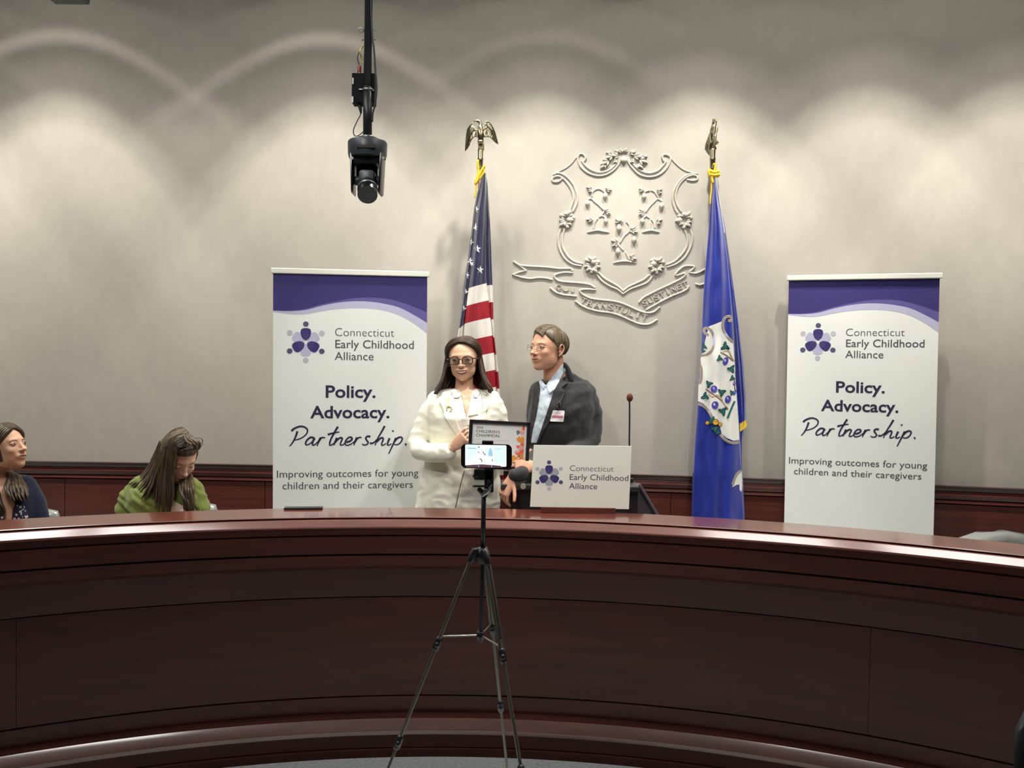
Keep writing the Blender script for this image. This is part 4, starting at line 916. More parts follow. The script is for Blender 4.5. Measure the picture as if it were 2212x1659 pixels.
for x, y, rx, ry in ((423, 465, 19, 30), (340, 665, 24, 26), (440, 738, 22, 28), (347, 780, 25, 28), (488, 690, 10, 22), (484, 625, 9, 14)):
    sheet(bm, fan(ell2d(x, y, rx, ry, 18, 0.3)), rf, 0.0042, mi=5); sheet(bm, fan(ell2d(x - rx * .2, y - ry * .2, rx * .35, ry * .35, 10)), rf, 0.0047, mi=1)
sheet(bm, band2d([(488, 752), (462, 810), (437, 872)], 15, 4), rf, 0.0044, mi=4)
for x, y, r, a in ((420,360,33,-1.5),(380,445,24,2.6),(466,520,30,1.2),(472,588,22,0.5),(470,690,20,2),(304,628,27,-2.2),(276,716,30,2.8),(396,688,30,-.3),(404,822,32,1.4),(266,360,24,.6),(264,392,14,2.2),(318,900,24,.4),(345,950,28,1.4),(368,975,20,2.6),(330,880,20,-1)): lf(x, y, r, a)
for x, y, r in ((352, 902, 23), (291, 907, 15), (385, 918, 15)): sheet(bm, fan(ell2d(x, y, r)), rf, 0.0060, mi=3); sheet(bm, fan(ell2d(x, y, r * 0.85)), rf, 0.0065, mi=6)
bmo('shield_print', bm, CM, cloth)
bm = bmesh.new(); q = [k7(526, 972), k7(524, 912), k7(568, 886), k7(578, 932)]
f = [bm.verts.new(P(*p_, YK + 0.018)) for p_ in q]; g = [bm.verts.new(P(*p_, YK + 0.024)) for p_ in q]; bm.faces.new(f); bm.faces.new(list(reversed(g)))
for i in range(4): j = (i + 1) % 4; bm.faces.new((f[i], f[j], g[j], g[i]))
bmo('gold_fringe', bm, M_GOLD, cloth)
bm = bmesh.new(); tube(bm, [P(x, y, YK - 0.01) for x, y in ((1546, 384), (1551, 415), (1557, 450), (1562, 480), (1565, 503))], 0.0022, n=8, flat=0.5); tube(bm, [P(x, y, YK - 0.01) for x, y in ((1541, 396), (1538, 415), (1535, 440))], 0.0022, n=8, flat=0.5)
bmo('white_hem', bm, M_STAR, cloth)
flag_pole(K, (1539, 363), math.radians(86), YK + 0.02)
c6b = lambda x, y: (1460 + x / 5.185, 240 + y / 5.185)
cords(K, [([(378,660),(372,690),(380,725)], 0.009), ([(385,672),(425,690),(470,680)], 0.011), ([(385,712),(430,720),(478,712)], 0.011), ([(470,668),(478,700),(470,730)], 0.008), ([(437,600),(440,640),(425,690)], 0.0065), ([(425,595),(445,602)], 0.0065),
          ([(400,730),(405,770),(412,800)], 0.0085), ([(402,790),(398,850),(396,900),(388,960),(384,1040)], 0.0040)], c6b, YK - 0.045)

# ---------------------------------------------------------------- swivel chairs
M_VIN = mat('chair_vinyl', srgb(128, 132, 130), 0.22, coat=0.6); M_CHR = mat('chair_metal', (0.4, 0.4, 0.42), 0.25, metal=1)
def chair(label, x, y, face, topz):
    """high-backed swivel chair; face = direction the sitter looks (radians, 0 = -Y)"""
    t = thing('swivel_chair', label, 'chair', (x, y, FL), 'grey swivel chairs behind the dais')
    M_ = Matrix.Translation((x, y, 0)) @ Matrix.Rotation(face, 4, 'Z')
    bm = bmesh.new(); secs = []
    zz = np.linspace(FL + 0.52, topz, 9)
    rs = []
    for k, z in enumerate(zz):
        u = (z - zz[0]) / (zz[-1] - zz[0]); w = 0.285 * (1 - 0.10 * (2 * u - 1) ** 2) * (1 if u < 0.85 else math.sqrt(max(0.02, 1 - ((u - 0.85) / 0.152) ** 2 * 0.9)))
        rs.append([bm.verts.new(M_ @ Vector((w * math.copysign(abs(math.cos(a)) ** 0.7, math.cos(a)), 0.24 + 0.05 * u - 0.05 * (1 - abs(math.cos(a))) + 0.035 * math.sin(a) + 0.0, z))) for a in np.linspace(0, 2 * math.pi, 28, endpoint=False)])
    bridge(bm, rs); smoothed(bmo('backrest', bm, M_VIN, t), 70)
    bm = bmesh.new(); box(bm, (-0.24, -0.25, FL + 0.42), (0.24, 0.22, FL + 0.50), bev=0.03, mx=M_); smoothed(bmo('seat', bm, M_VIN, t), 50)
    bm = bmesh.new(); cyl(bm, (x, y, FL + 0.08), (x, y, FL + 0.43), 0.03); bmo('column', bm, M_CHR, t, True)
    for k in range(5):
        a = k * 2 * math.pi / 5; e = Vector((x + 0.28 * math.cos(a), y + 0.28 * math.sin(a), FL + 0.06)); bm = bmesh.new(); tube(bm, [(x, y, FL + 0.10), e], [0.022, 0.014], n=8); lg_ = bmo('leg', bm, M_CHR, t, True)
        bm = bmesh.new(); ball(bm, e - Vector((0, 0, 0.035)), (0.02, 0.02, 0.025), seg=10); bmo('caster', bm, M_BLK, lg_, True)
    for s_ in (-1, 1):
        bm = bmesh.new(); tube(bm, [M_ @ Vector(p) for p in ((0.24*s_, 0.2, FL+0.60), (0.33*s_, 0.15, FL+0.64), (0.33*s_, -0.10, FL+0.64), (0.33*s_, -0.12, FL+0.55), (0.24*s_, -0.05, FL+0.47))], 0.018, n=10); bmo('armrest', bm, M_BLK, t, True)
    return t

# ---------------------------------------------------------------- people
def skin(name, c): 
    m = noisy(name, srgb(*c), srgb(min(255, c[0] + 10), c[1] + 8, c[2] + 6), (40, 40, 40), 2, 0.5, spec=0.35); m.node_tree.nodes['Principled BSDF'].inputs['Subsurface Weight'].default_value = 0.12
    m.node_tree.nodes['Principled BSDF'].inputs['Subsurface Scale'].default_value = 0.006; m.node_tree.nodes['Principled BSDF'].inputs['Subsurface Radius'].default_value = (1, 0.35, 0.2); return m
SK_W = skin('skin_fair', (224, 180, 152)); SK_M = skin('skin_ruddy', (208, 156, 130)); SK_G = skin('skin_pale', (214, 170, 148)); SK_L = skin('skin_light', (210, 166, 140))
M_EYE = mat('eye_white', srgb(226, 218, 210), 0.3); M_IRIS = mat('iris_dark', srgb(52, 40, 34), 0.2); M_LASH = mat('lash_line', srgb(46, 30, 24), 0.6)
M_TEETH = mat('teeth', srgb(236, 224, 212), 0.3); M_LIP = mat('lip_rose', srgb(160, 74, 74), 0.4); M_LIPM = mat('lip_pale', srgb(172, 104, 92), 0.5); M_MOUTH = mat('mouth_shadow', srgb(84, 34, 34), 0.6)
def smin(a, b, k): h = np.clip(0.5 + 0.5 * (b - a) / k, 0, 1); return b + (a - b) * h - k * h * (1 - h)
def smax(a, b, k): return -smin(-a, -b, k)
def sd_ell(p, c, r):
    q = (p - np.array(c)); r = np.array(r); k0 = np.linalg.norm(q / r, axis=-1); k1 = np.linalg.norm(q / (r * r), axis=-1); return k0 * (k0 - 1) / np.maximum(k1, 1e-9)
def sd_cap(p, a, b, ra, rb):
    a = np.array(a); b = np.array(b); ba = b - a; h = np.clip(((p - a) @ ba) / (ba @ ba), 0, 1); return np.linalg.norm(p - a - h[..., None] * ba, axis=-1) - (ra + (rb - ra) * h)
def head_sdf(p, jaw=1.0, nose=1.0, smile=0.0, age=0.0):
    P2 = p.copy(); P2[..., 0] = np.abs(P2[..., 0]); q = P2
    d = sd_ell(q, (0, .014, .032), (.0725, .092, .083))
    d = smin(d, sd_ell(q, (0, -.030, -.028), (.0575 * (0.5 + 0.5 * jaw), .056, .080)), .030)
    d = smin(d, sd_ell(q, (.036 * jaw, -.005, -.062), (.020 * jaw, .034, .026)), .030)          # jaw corners
    d = smin(d, sd_ell(q, (0, -.060, -.094), (.021 * jaw, .020, .0185)), .024)                   # chin
    d = smin(d, sd_ell(q, (.036, -.058, -.026 + .004 * smile), (.0185, .018, .0165)), .016)       # cheeks
    d = smin(d, sd_cap(q, (0, -.0745, .024), (.034, -.064, .022), .0115, .010), .012)            # brow
    d = smax(d, -sd_ell(q, (.0315, -.101, .004), (.0185, .019, .0115)), .009)                    # sockets
    d = smin(d, sd_ell(q, (.0310, -.0705, .003), (.0125, .0125, .0115)), .003)                   # lids over eyeball
    d = smin(d, sd_cap(q, (0, -.0795, .014), (0, -.098 * (.5 + .5 * nose), -.026), .0062, .0092), .009)
    d = smin(d, sd_ell(q, (0, -.1015 * (.5 + .5 * nose), -.0285), (.0098, .0105, .0088)), .006)
    d = smin(d, sd_ell(q, (.0115, -.0915, -.0315), (.0072, .0095, .0068)), .005)
    d = smin(d, sd_ell(q, (0, -.0760, -.0560), (.0260 + .004 * smile, .0140, .0150)), .012)      # muzzle
    d = smin(d, sd_ell(q, (0, -.0880, -.0555), (.0190, .0050, .0040)), .005)
    d = smin(d, sd_ell(q, (0, -.0865, -.0665), (.0165, .0055, .0048)), .005)
    d = smax(d, -sd_cap(q, (0, -.0965, -.0610), (.021, -.0875, -.0600 + .004 * smile), .0022, .0015), .003)
    if smile: d = smax(d, -sd_cap(q, (.0200, -.0960, -.032), (.0350, -.0830, -.060), .0050, .0030), .008)   # smile folds
    return d
HEADC = np.array((0, 0.0, -.005))
def head_grid(nu, nv, **kw):
    u = (np.arange(nu) / nu) * 2 * math.pi; u = u - 0.35 * np.sin(u)        # denser towards the face (u = 0 is -Y)
    v = np.linspace(0.02, math.pi - 0.02, nv)
    U_, V_ = np.meshgrid(u, v, indexing='ij')
    D = np.stack([np.sin(V_) * np.sin(U_), -np.sin(V_) * np.cos(U_), np.cos(V_)], -1); t = np.full(U_.shape, 0.16)
    for _ in range(70): t = t - 0.7 * head_sdf(HEADC + D * t[..., None], **kw)
    return HEADC + D * t[..., None], U_, V_
def make_head(M_, sk, lips='closed', brow=None, eye='open', ears=True, **kw):
    """head with a face; -Y is forward, M_ places it. Returns a mesh object (skin first)"""
    pts, U_, V_ = head_grid(150, 104, **kw); nu, nv = U_.shape
    bm = bmesh.new(); g = [[bm.verts.new(pts[i, j]) for j in range(nv)] for i in range(nu)]
    for i in range(nu):
        k = (i + 1) % nu
        for j in range(nv - 1): bm.faces.new((g[i][j], g[i][j+1], g[k][j+1], g[k][j]))
    bm.faces.new([g[i][0] for i in range(nu)]); bm.faces.new([g[i][-1] for i in reversed(range(nu))])
    bmesh.ops.recalc_face_normals(bm, faces=bm.faces); bv = BVHTree.FromBMesh(bm)
    for s_ in (-1, 1) if ears else ():    # ears
        c = Vector((.0735 * s_, .016, -.006)); e = lambda y, z, o: c + Vector((s_ * o, y, z))
        tube(bm, [e(*q) for q in ((-.010, .004, .000), (-.010, .018, .004), (-.002, .029, .007), (.010, .027, .010), (.014, .012, .011), (.010, -.006, .008), (.002, -.020, .004), (-.006, -.027, .001))], [.003, .004, .0042, .0042, .004, .004, .005, .0045], n=8)
        ball(bm, e(0, 0, 0.001), (.004, .012, .024), seg=12)
    fn = lambda x, z, o: (lambda h: None if h is None else h + Vector((0, -o, 0)))(bv.ray_cast(Vector((x, -.3, z)), Vector((0, 1, 0)))[0])
    for s_ in (-1, 1):
        ex, ez = .0312 * s_, .0032
        if eye == 'open':
            al = [(ex + .0130 * math.cos(a), ez + (.0052 if math.sin(a) > 0 else .0040) * math.sin(a)) for a in np.linspace(0, 2 * math.pi, 24, endpoint=False)]
            sheet(bm, fan(al), fn, 0.0004, mi=1)
            sheet(bm, fan([(x, min(z, ez + .0046)) for x, z in ell2d(ex + kw_gaze[0], ez + kw_gaze[1], .0052, .0050)]), fn, 0.0009, mi=2)
            sheet(bm, band2d([(ex - .0138 * s_, ez - .0005), (ex - .006 * s_, ez + .0050), (ex + .004 * s_, ez + .0054), (ex + .0142 * s_, ez - .0002)], .0022, 6), fn, 0.0011, mi=3)
            sheet(bm, band2d([(ex - .0120 * s_, ez - .0018), (ex, ez - .0046), (ex + .0125 * s_, ez - .0014)], .0009, 6), fn, 0.0011, mi=3)
        else:   # lowered or narrowed lids
            sheet(bm, band2d([(ex - .0130 * s_, ez - .0010), (ex - .004 * s_, ez - .0036), (ex + .005 * s_, ez - .0036), (ex + .0145 * s_, ez + .0010)], .0030, 6), fn, 0.0009, mi=3)
        if brow:
            sheet(bm, band2d([(.0150 * s_, ez + .0165), (.0260 * s_, ez + .0200), (.0370 * s_, ez + .0195), (.0460 * s_, ez + .0145)], lambda t: .0046 * (1 - 0.6 * t), 6), fn, 0.0003, 0.0008, mi=4)
    if lips == 'smile':
        top = [(-.0265, -.0535), (-.015, -.0575), (0, -.0590), (.015, -.0575), (.0265, -.0535)]; bot = [(-.0265, -.0535), (-.018, -.0655), (0, -.0710), (.018, -.0655), (.0265, -.0535)]
        T = crv(top, 5); Bq = crv(bot, 5); sheet(bm, (T + Bq, [[i, i + 1, len(T) + i + 1, len(T) + i] for i in range(len(T) - 1)]), fn, 0.0012, mi=6)
        T2 = [(x * .93, z - .0004) for x, z in T]; B2 = [(x * .93, z + .0040 * (1 - abs(x) / .0265)) for x, z in Bq]; sheet(bm, (T2 + B2, [[i, i + 1, len(T) + i + 1, len(T) + i] for i in range(len(T) - 1)]), fn, 0.0018, mi=5)
        sheet(bm, band2d([(x, z + .0018) for x, z in top], lambda t: .0016 + .0034 * math.sin(math.pi * t), 6), fn, 0.0010, 0.0014, mi=7)
        sheet(bm, band2d([(x, z - .0018) for x, z in bot], lambda t: .0016 + .0044 * math.sin(math.pi * t), 6), fn, 0.0010, 0.0016, mi=7)
    else:
        k = kw.get('smile', 0) * .004
        sheet(bm, band2d([(-.023, -.0595 + k), (-.010, -.0607), (0, -.0612), (.010, -.0607), (.023, -.0595 + k)], .0018, 6), fn, 0.0006, mi=6)
        sheet(bm, band2d([(-.021, -.0588 + k), (-.008, -.0570), (0, -.0580), (.008, -.0570), (.021, -.0588 + k)], lambda t: .0012 + .0034 * math.sin(math.pi * t), 6), fn, 0.0003, mi=7)
        sheet(bm, band2d([(-.019, -.0612 + k), (0, -.0655), (.019, -.0612 + k)], lambda t: .0012 + .0052 * math.sin(math.pi * t), 6), fn, 0.0003, mi=7)
    for s_ in (-1, 1): sheet(bm, fan(ell2d(.0068 * s_, -.0375, .0030, .0016)), lambda x, z, o: (lambda h: None if h is None else h + Vector((0, 0, -o)))(bv.ray_cast(Vector((x, -.096, -.06)), Vector((0, 0, 1)))[0]), 0.0005, mi=6)
    me = bpy.data.meshes.new('head'); bm.to_mesh(me); bm.free(); o = link('head', me, [sk, M_EYE, M_IRIS, M_LASH, brow or M_LASH, M_TEETH, M_MOUTH, M_LIP if lips == 'smile' or kw.get('age', 0) == 0 else M_LIPM])
    o.matrix_world = M_; bpy.context.view_layer.update(); return o
kw_gaze = (0, 0)

def add_hand(bm, wrist, X, Z, side, curl=(25, 45, 30), spread=6, sc=1.0, thumb=(0.55, 0.75, -0.35), curls=None, arm=None, thumb_bend=25):
    """palm, four unequal fingers and a thumb. X: towards the fingers, Z: out of the back of the hand, side: +1 puts the thumb on Y = Z x X"""
    X = Vector(X).normalized(); Z = Vector(Z); Z = (Z - X * Z.dot(X)).normalized(); Y = Z.cross(X) * side; w = Vector(wrist)
    L_ = lambda x, y, z: w + (X * x + Y * y + Z * z) * sc
    secs = [(-0.03, 0.026, 0.019), (0.0, 0.027, 0.018), (0.03, 0.036, 0.017), (0.06, 0.041, 0.0155), (0.088, 0.041, 0.0125), (0.096, 0.036, 0.009)]
    bridge(bm, [ring(bm, L_(x, -0.001, 0), Y, Z, a * sc, b * sc, 18, 0.8) for x, a, b in secs])
    for k, (y, ln, r) in enumerate(((0.0295, 0.070, 0.0086), (0.0098, 0.078, 0.0088), (-0.0100, 0.072, 0.0084), (-0.0285, 0.056, 0.0074))):
        c = curls[k] if curls else curl; sp = math.radians(spread * (1.5 - k)); p = L_(0.086, y, 0.001); pts = [L_(0.070, y * 0.9, 0.0), p]; ang = 0
        d0 = (X * math.cos(sp) + Y * math.sin(sp))
        for f, a in zip((0.46, 0.30, 0.24), c):
            ang += math.radians(a); d = d0 * math.cos(ang) - Z * math.sin(ang); p = p + d * ln * f * sc; pts.append(p)
        q = []
        for a, b in zip(pts, pts[1:]): q += [a, a.lerp(b, 0.5)]
        q.append(pts[-1]); tube(bm, q, [r * sc * (1.04 - 0.035 * i) for i in range(len(q))], n=12)
    T = (X * thumb[0] + Y * thumb[1] + Z * thumb[2]).normalized(); b0 = L_(0.018, 0.020, -0.004); b1_ = b0 + T * 0.042 * sc
    T2 = (T * math.cos(math.radians(thumb_bend)) + X * math.sin(math.radians(thumb_bend))).normalized(); b2_ = b1_ + T2 * 0.033 * sc; b3 = b2_ + (T2 * 0.9 + X * 0.3).normalized() * 0.024 * sc
    tube(bm, [b0, b0.lerp(b1_, .5), b1_, b2_, b3], [0.0145 * sc, 0.0128 * sc, 0.0108 * sc, 0.0100 * sc, 0.0085 * sc], n=12)
    if arm: tube(bm, [Vector(a[:3]) for a in arm] + [L_(-0.02, 0, 0)], [a[3] for a in arm] + [0.024 * sc], n=14)

def px_loft(bm, secs, Y, n=28, yaw=0.0, power=0.85):
    """secs: (py, left px, right px, half depth, depth shift)"""
    rs = []
    for py, l, r, hd, dy in secs:
        a = P(l, py, Y + dy); b = P(r, py, Y + dy); c = (a + b) / 2; hw = (b - a).length / 2
        rs.append(ring(bm, c, Vector((1, 0, 0)), Vector((0, 1, 0)), hw, hd, n, power))
    bridge(bm, rs)
def px_limb(bm, pts, Y, n=16):
    tube(bm, [P(x, y, Y + dy) for x, y, dy, r in pts], [p[3] for p in pts], n=n)
def fold_fn(amp, fx=(9, 9, 30), seed=0, ridge=True):
    def f(co):
        v = noise.noise((co.x * fx[0] + seed, co.y * fx[1], co.z * fx[2])); w_ = noise.noise((co.x * 40 + co.z * 22, co.y * 30, co.z * 30 - co.x * 18 + seed))
        return amp * (v + 0.35 * w_)
    return f
def hair_mats(name, dark, light):
    return noisy(name, srgb(*dark), srgb(*light), (55, 55, 7), 4, 0.42, ramp=(0.3, 0.75), spec=0.35)
def lock(bm, pts, r, up, n=7, flat=0.45, taper=0.35):
    m = len(pts); tube(bm, pts, [r * (0.55 + 0.45 * math.sin(math.pi * min(1, 1.6 * i / (m - 1)) / 1.0 * 0.5)) * (1 if i < m * 0.6 else 1 - (1 - taper) * ((i - m * 0.6) / (m * 0.4)) ** 1.2) for i in range(m)], n=n, flat=flat, up=up, ends=True)
def guide_hair(bm, A, Bg, n, Y, r=0.010, rnd=0.5, seed=1, flat=0.5):
    """locks between two guide curves, each [(px, py, depth), ...] of equal length"""
    R = random.Random(seed)
    for k in range(n):
        t = k / max(1, n - 1); j = R.uniform(-rnd, rnd) * 2.0; ph = R.random() * 6
        E_ = R.uniform(.90, 1.04)
        A2 = [(a[0] + (A[i - 1][0] - a[0]) * (1 - E_) * (i == len(A) - 1) * 4, a[1] + (A[i - 1][1] - a[1]) * (1 - E_) * (i == len(A) - 1) * 4, a[2]) for i, a in enumerate(A)]
        pts = [(a[0] + (b[0] - a[0]) * t + j * i * 0.5 + math.sin(i * 1.3 + ph) * 0.8, a[1] + (b[1] - a[1]) * t, a[2] + (b[2] - a[2]) * t + R.uniform(-0.006, 0.006)) for i, (a, b) in enumerate(zip(A2, Bg))]
        q = [P(x, y, Y + dy) for x, y, dy in crv(pts, 4)]
        lock(bm, q, r * R.uniform(0.75, 1.25), Vector((0, -1, 0.0)), flat=flat, taper=.12)
def cap_hair(bm, keep, sx=1.0, t0=0.006, kw={}, streak=True, nu=120, nv=80, dirfn=None):
    """scalp layer of hair following the skull where keep(az, el) > 0"""
    pts, U_, V_ = head_grid(nu, nv, **kw); g = {}
    for i in range(nu):
        az = ((U_[i, 0] + math.pi) % (2 * math.pi)) - math.pi
        for j in range(nv):
            el = math.pi / 2 - V_[i, j]; k = keep(math.degrees(az), math.degrees(el))
            if k <= 0: continue
            p = pts[i, j] - HEADC; L = np.linalg.norm(p); th = t0 * min(1, k / 9) + (0.0010 * math.sin(az * 60 + el * 9) if streak else 0) * min(1, k / 9)
            g[i, j] = bm.verts.new(HEADC + p / L * (L + th))
    for (i, j) in list(g):
        q = ((i, j), (i, j + 1), ((i + 1) % nu, j + 1), ((i + 1) % nu, j))
        if all(x in g for x in q): bm.faces.new([g[x] for x in q])
EC, ER = Vector((0, .014, .030)), Vector((.0775, .0975, .089))
def on_skull(az, el, k=1.0):
    a, e = math.radians(az), math.radians(el); return EC + Vector((ER.x * math.sin(a) * math.cos(e), -ER.y * math.cos(a) * math.cos(e), ER.z * math.sin(e))) * k
def skull_path(p0, p1, n=8, puff=0.04, k=1.0):
    f = lambda p: Vector(((p.x - EC.x) / ER.x, (p.y - EC.y) / ER.y, (p.z - EC.z) / ER.z)).normalized()
    u0, u1 = f(p0), f(p1); out = []
    for i in range(n + 1):
        u = u0.slerp(u1, i / n); kk = k * (1 + puff * math.sin(math.pi * i / n)); out.append(EC + Vector((u.x * ER.x, u.y * ER.y, u.z * ER.z)) * kk)
    return out
def glasses(parent, M_, w, h, m, rr=0.0013, r=0.006, z0=-.002, lens=True, gap=.0085, y0=-.103, lens_mat=None, bow=.010):
    """spectacles: rims, bridge, temples"""
    bm = bmesh.new(); 
    Yc = lambda x: y0 + bow * (abs(x) / .06) ** 2 * 1.6
    for s_ in (-1, 1):
        cx = s_ * (gap + w / 2); pts = [Vector((x, Yc(x), z)) for x, z in rrect(cx - w / 2, z0 - h / 2, cx + w / 2, z0 + h / 2, r)]
        tube(bm, pts + [pts[0]], rr, n=8, ends=False)
        xo = s_ * (gap + w); tube(bm, [Vector((xo, Yc(xo), z0 + h * .28)), Vector((xo + s_ * .006, Yc(xo) + .006, z0 + h * .28)), Vector((s_ * .077, -.03, z0 + h * .2)), Vector((s_ * .0795, .015, z0 + .004)), Vector((s_ * .076, .035, z0 - .014))], rr * 1.2, n=8)
    tube(bm, [Vector((-gap, Yc(0), z0 + h * .15)), Vector((0, Yc(0) - .002, z0 + h * .27)), Vector((gap, Yc(0), z0 + h * .15))], rr * 1.2, n=8)
    bm.transform(M_); o = bmo('glasses', bm, m, parent, True)
    if lens:
        bm = bmesh.new(); gl = lens_mat or mat('lens_clear', (0.5, 0.5, 0.5), 0.05, alpha=0.05)
        for s_ in (-1, 1):
            cx = s_ * (gap + w / 2); sheet(bm, fan(rrect(cx - w / 2, z0 - h / 2, cx + w / 2, z0 + h / 2, r)), lambda x, z, o_: Vector((x, Yc(x) - o_, z)), 0, 0.001)
        bm.transform(M_); bmo('lenses', bm, gl, o)
    return o
def head_M(px, py, Y, yaw, pitch, roll, sc, wx=1.0):
    return Matrix.Translation(P(px, py, Y)) @ Matrix.Rotation(math.radians(yaw), 4, 'Z') @ Matrix.Rotation(math.radians(pitch), 4, 'X') @ Matrix.Rotation(math.radians(roll), 4, 'Y') @ Matrix.Diagonal((sc * wx, sc, sc, 1))
def shoe(bm, x, y, z, sc=1.0, ang=0.0):
    M_ = Matrix.Translation((x, y, z)) @ Matrix.Rotation(ang, 4, 'Z')
    bridge(bm, [ring(bm, M_ @ Vector((0, yy, 0.035 * sc + 0.02 * (0.5 - k))), Vector((1, 0, 0)), Vector((0, 0, 1)), w * sc, h * sc, 14) for k, (yy, w, h) in enumerate(((0.08, 0.03, 0.035), (0.04, 0.036, 0.035), (-0.05, 0.042, 0.03), (-0.12, 0.045, 0.024), (-0.17, 0.03, 0.016)))])
k1 = lambda x, y: (860 + x / 3.95, 690 + y / 3.95)

# ---- standing woman in white
YW = 4.42
Wp = thing('person', 'woman in white trouser suit and dark-framed glasses holding the left of the black frame', 'person', (P(1003, 1100, YW).x, YW, FL), 'people at the front of the room')
kw_gaze = (-.001, 0)
HM = head_M(1001, 777, YW - .01, -5, 3, -3, 0.985, 1.13)
hd = make_head(HM, SK_W, 'smile', mat('brow_brown', srgb(84, 58, 44), 0.8), 'open', jaw=0.92, nose=0.95, smile=1.0)
bm = bmesh.new()     # body under the clothes
ctr = P(1003, 1000, YW); cx = ctr.x
tube(bm, [P(1003, 800, YW + .02), P(1003, 826, YW + .025), P(1003, 850, YW + .02)], [.049, .048, .058], n=20)
loft(bm, [(P(1003, 842, YW + .02), .10, .055), (P(1003, 864, YW + .02), .145, .070), (P(1003, 900, YW), .155, .095), (P(1003, 960, YW), .125, .09), (P(1003, 1010, YW), .14, .10), (P(1003, 1060, YW), .165, .11), (P(1003, 1100, YW), .16, .11)], 24)
for s_ in (-1, 1):
    hx = cx + s_ * .085; zz = P(1003, 1095, YW).z; tube(bm, [(hx, YW, zz), (hx, YW, zz - .2), (hx, YW, (zz + FL) / 2), (hx, YW + .02, FL + .25), (hx, YW + .02, FL + .08)], [.085, .078, .055, .048, .035], n=16); shoe(bm, hx, YW - .01, FL - .01, .9)
px_limb(bm, [(948, 872, .01, .028), (920, 900, 0, .026), (910, 925, -.01, .024), (899, 956, -.03, .024), (907, 974, -.08, .024), (933, 980, -.14, .026), (955, 978, -.19, .026), (968, 970, -.21, .026)], YW); px_limb(bm, [(1058, 872, .01, .030), (1074, 915, .02, .032), (1078, 958, 0, .032), (1060, 988, -.12, .030), (1042, 990, -.18, .026)], YW)
body = remesh('body', bm, .007, SK_W, None, 3)
bm = bmesh.new()
wr = P(979, 965, YW - .235)
add_hand(bm, wr, (0.66, -0.28, 0.62), (-0.30, -0.88, 0.10), 1, sc=.93, spread=5, curls=((8, 58, 42), (14, 62, 46), (20, 64, 48), (26, 62, 44)), thumb=(0.75, 0.35, -0.65), arm=[(*P(955, 977, YW - .17), .031), (*P(968, 971, YW - .21), .026)])
h1 = remesh('hand', bm, .0022, SK_W, None, 2)
bm = bmesh.new()
add_hand(bm, P(1045, 990, YW - .20), (-0.25, -0.35, 0.5), (0.2, 0.9, 0.2), 1, sc=.9, curl=(20, 40, 20)); h2 = remesh('hand', bm, .0026, SK_W, None, 2)
join_into(body, [hd, h1, h2]); body.parent = Wp; body.matrix_parent_inverse = Wp.matrix_world.inverted()
M_JW = noisy('white_suit', srgb(238, 237, 222), srgb(244, 243, 230), (20, 20, 20), 3, 0.75, spec=0.2, sheen=0.1); M_JW2 = noisy('white_suit_lapel', srgb(236, 235, 221), srgb(242, 241, 228), (20, 20, 20), 3, 0.7, spec=0.2)
M_BL = noisy('ivory_blouse', srgb(236, 230, 222), srgb(244, 238, 230), (60, 60, 10), 4, 0.6, 0.4, (90, 90, 20), spec=0.3); M_TR = noisy('white_trousers', srgb(214, 212, 200), srgb(224, 222, 210), (20, 20, 8), 3, 0.8, spec=0.15)
bm = bmesh.new()
px_loft(bm, [(840, 968, 1040, .058, .03), (846, 948, 1060, .075, .02), (856, 930, 1076, .090, .01), (872, 924, 1082, .108, 0), (900, 926, 1080, .128, -.01), (930, 926, 1078, .128, -.01), (962, 928, 1074, .118, 0), (1000, 918, 1078, .125, 0), (1040, 908, 1080, .14, 0), (1080, 900, 1080, .148, 0), (1104, 896, 1078, .150, 0)], YW)
px_limb(bm, [(942, 863, .01, .048), (927, 890, .00, .051), (912, 925, -.01, .051), (900, 956, -.03, .051), (908, 973, -.08, .052), (933, 979, -.14, .049), (953, 979, -.18, .048)], YW)
px_limb(bm, [(953, 979, -.18, .048), (967, 977, -.212, .048)], YW)
px_limb(bm, [(1064, 863, .01, .048), (1075, 890, .01, .051), (1080, 925, .02, .050), (1080, 958, 0, .048), (1066, 985, -.09, .048), (1050, 990, -.16, .044)], YW)
def wf(co):
    v = noise.noise((co.x * 14 - co.z * 9, co.y * 8, co.z * 26 + co.x * 16)); w_ = noise.noise((co.x * 7, co.y * 7, co.z * 9 + 4)); fz = noise.noise((co.x * 26 + co.z * 30, co.y * 6, co.z * 44 - co.x * 18 + 7)); fz = noise.noise((co.x * 13 + co.z * 15, co.y * 4, co.z * 20 - co.x * 9 + 7)); return 0.0020 * v + 0.003 * w_ + 0.0045 * (1 - 2 * abs(fz)) * (0.35 + 0.65 * min(1, abs(co.x + .262) / .2))
jk = remesh('jacket', bm, .0075, M_JW, Wp, 4, wf)
bvj = bvh_of(jk); rj = ray_fn(bvj, k1)
def patch(name, specs, mats_, parent, rfn=None, L=14, child_of=None):
    bm = bmesh.new()
    for pts, off, th, mi in specs: sheet(bm, poly2d(pts, L), rfn or rj, off, th, mi)
    return bmo(name, bm, mats_, parent, True)
patch('blouse', [([(452, 565), (520, 560), (640, 560), (700, 590), (722, 700), (726, 900), (600, 905), (600, 960), (545, 985), (520, 960), (490, 830), (468, 700)], .002, .004, 0),
                 ([(450, 560), (505, 575), (545, 640), (520, 668), (478, 672), (455, 620)], .007, .004, 0), ([(640, 640), (668, 590), (700, 575), (700, 630), (672, 668), (650, 668)], .007, .004, 0),
                 ([(615, 745), (680, 735), (682, 815), (600, 830)], .0065, .0016, 0)], [M_BL], Wp)
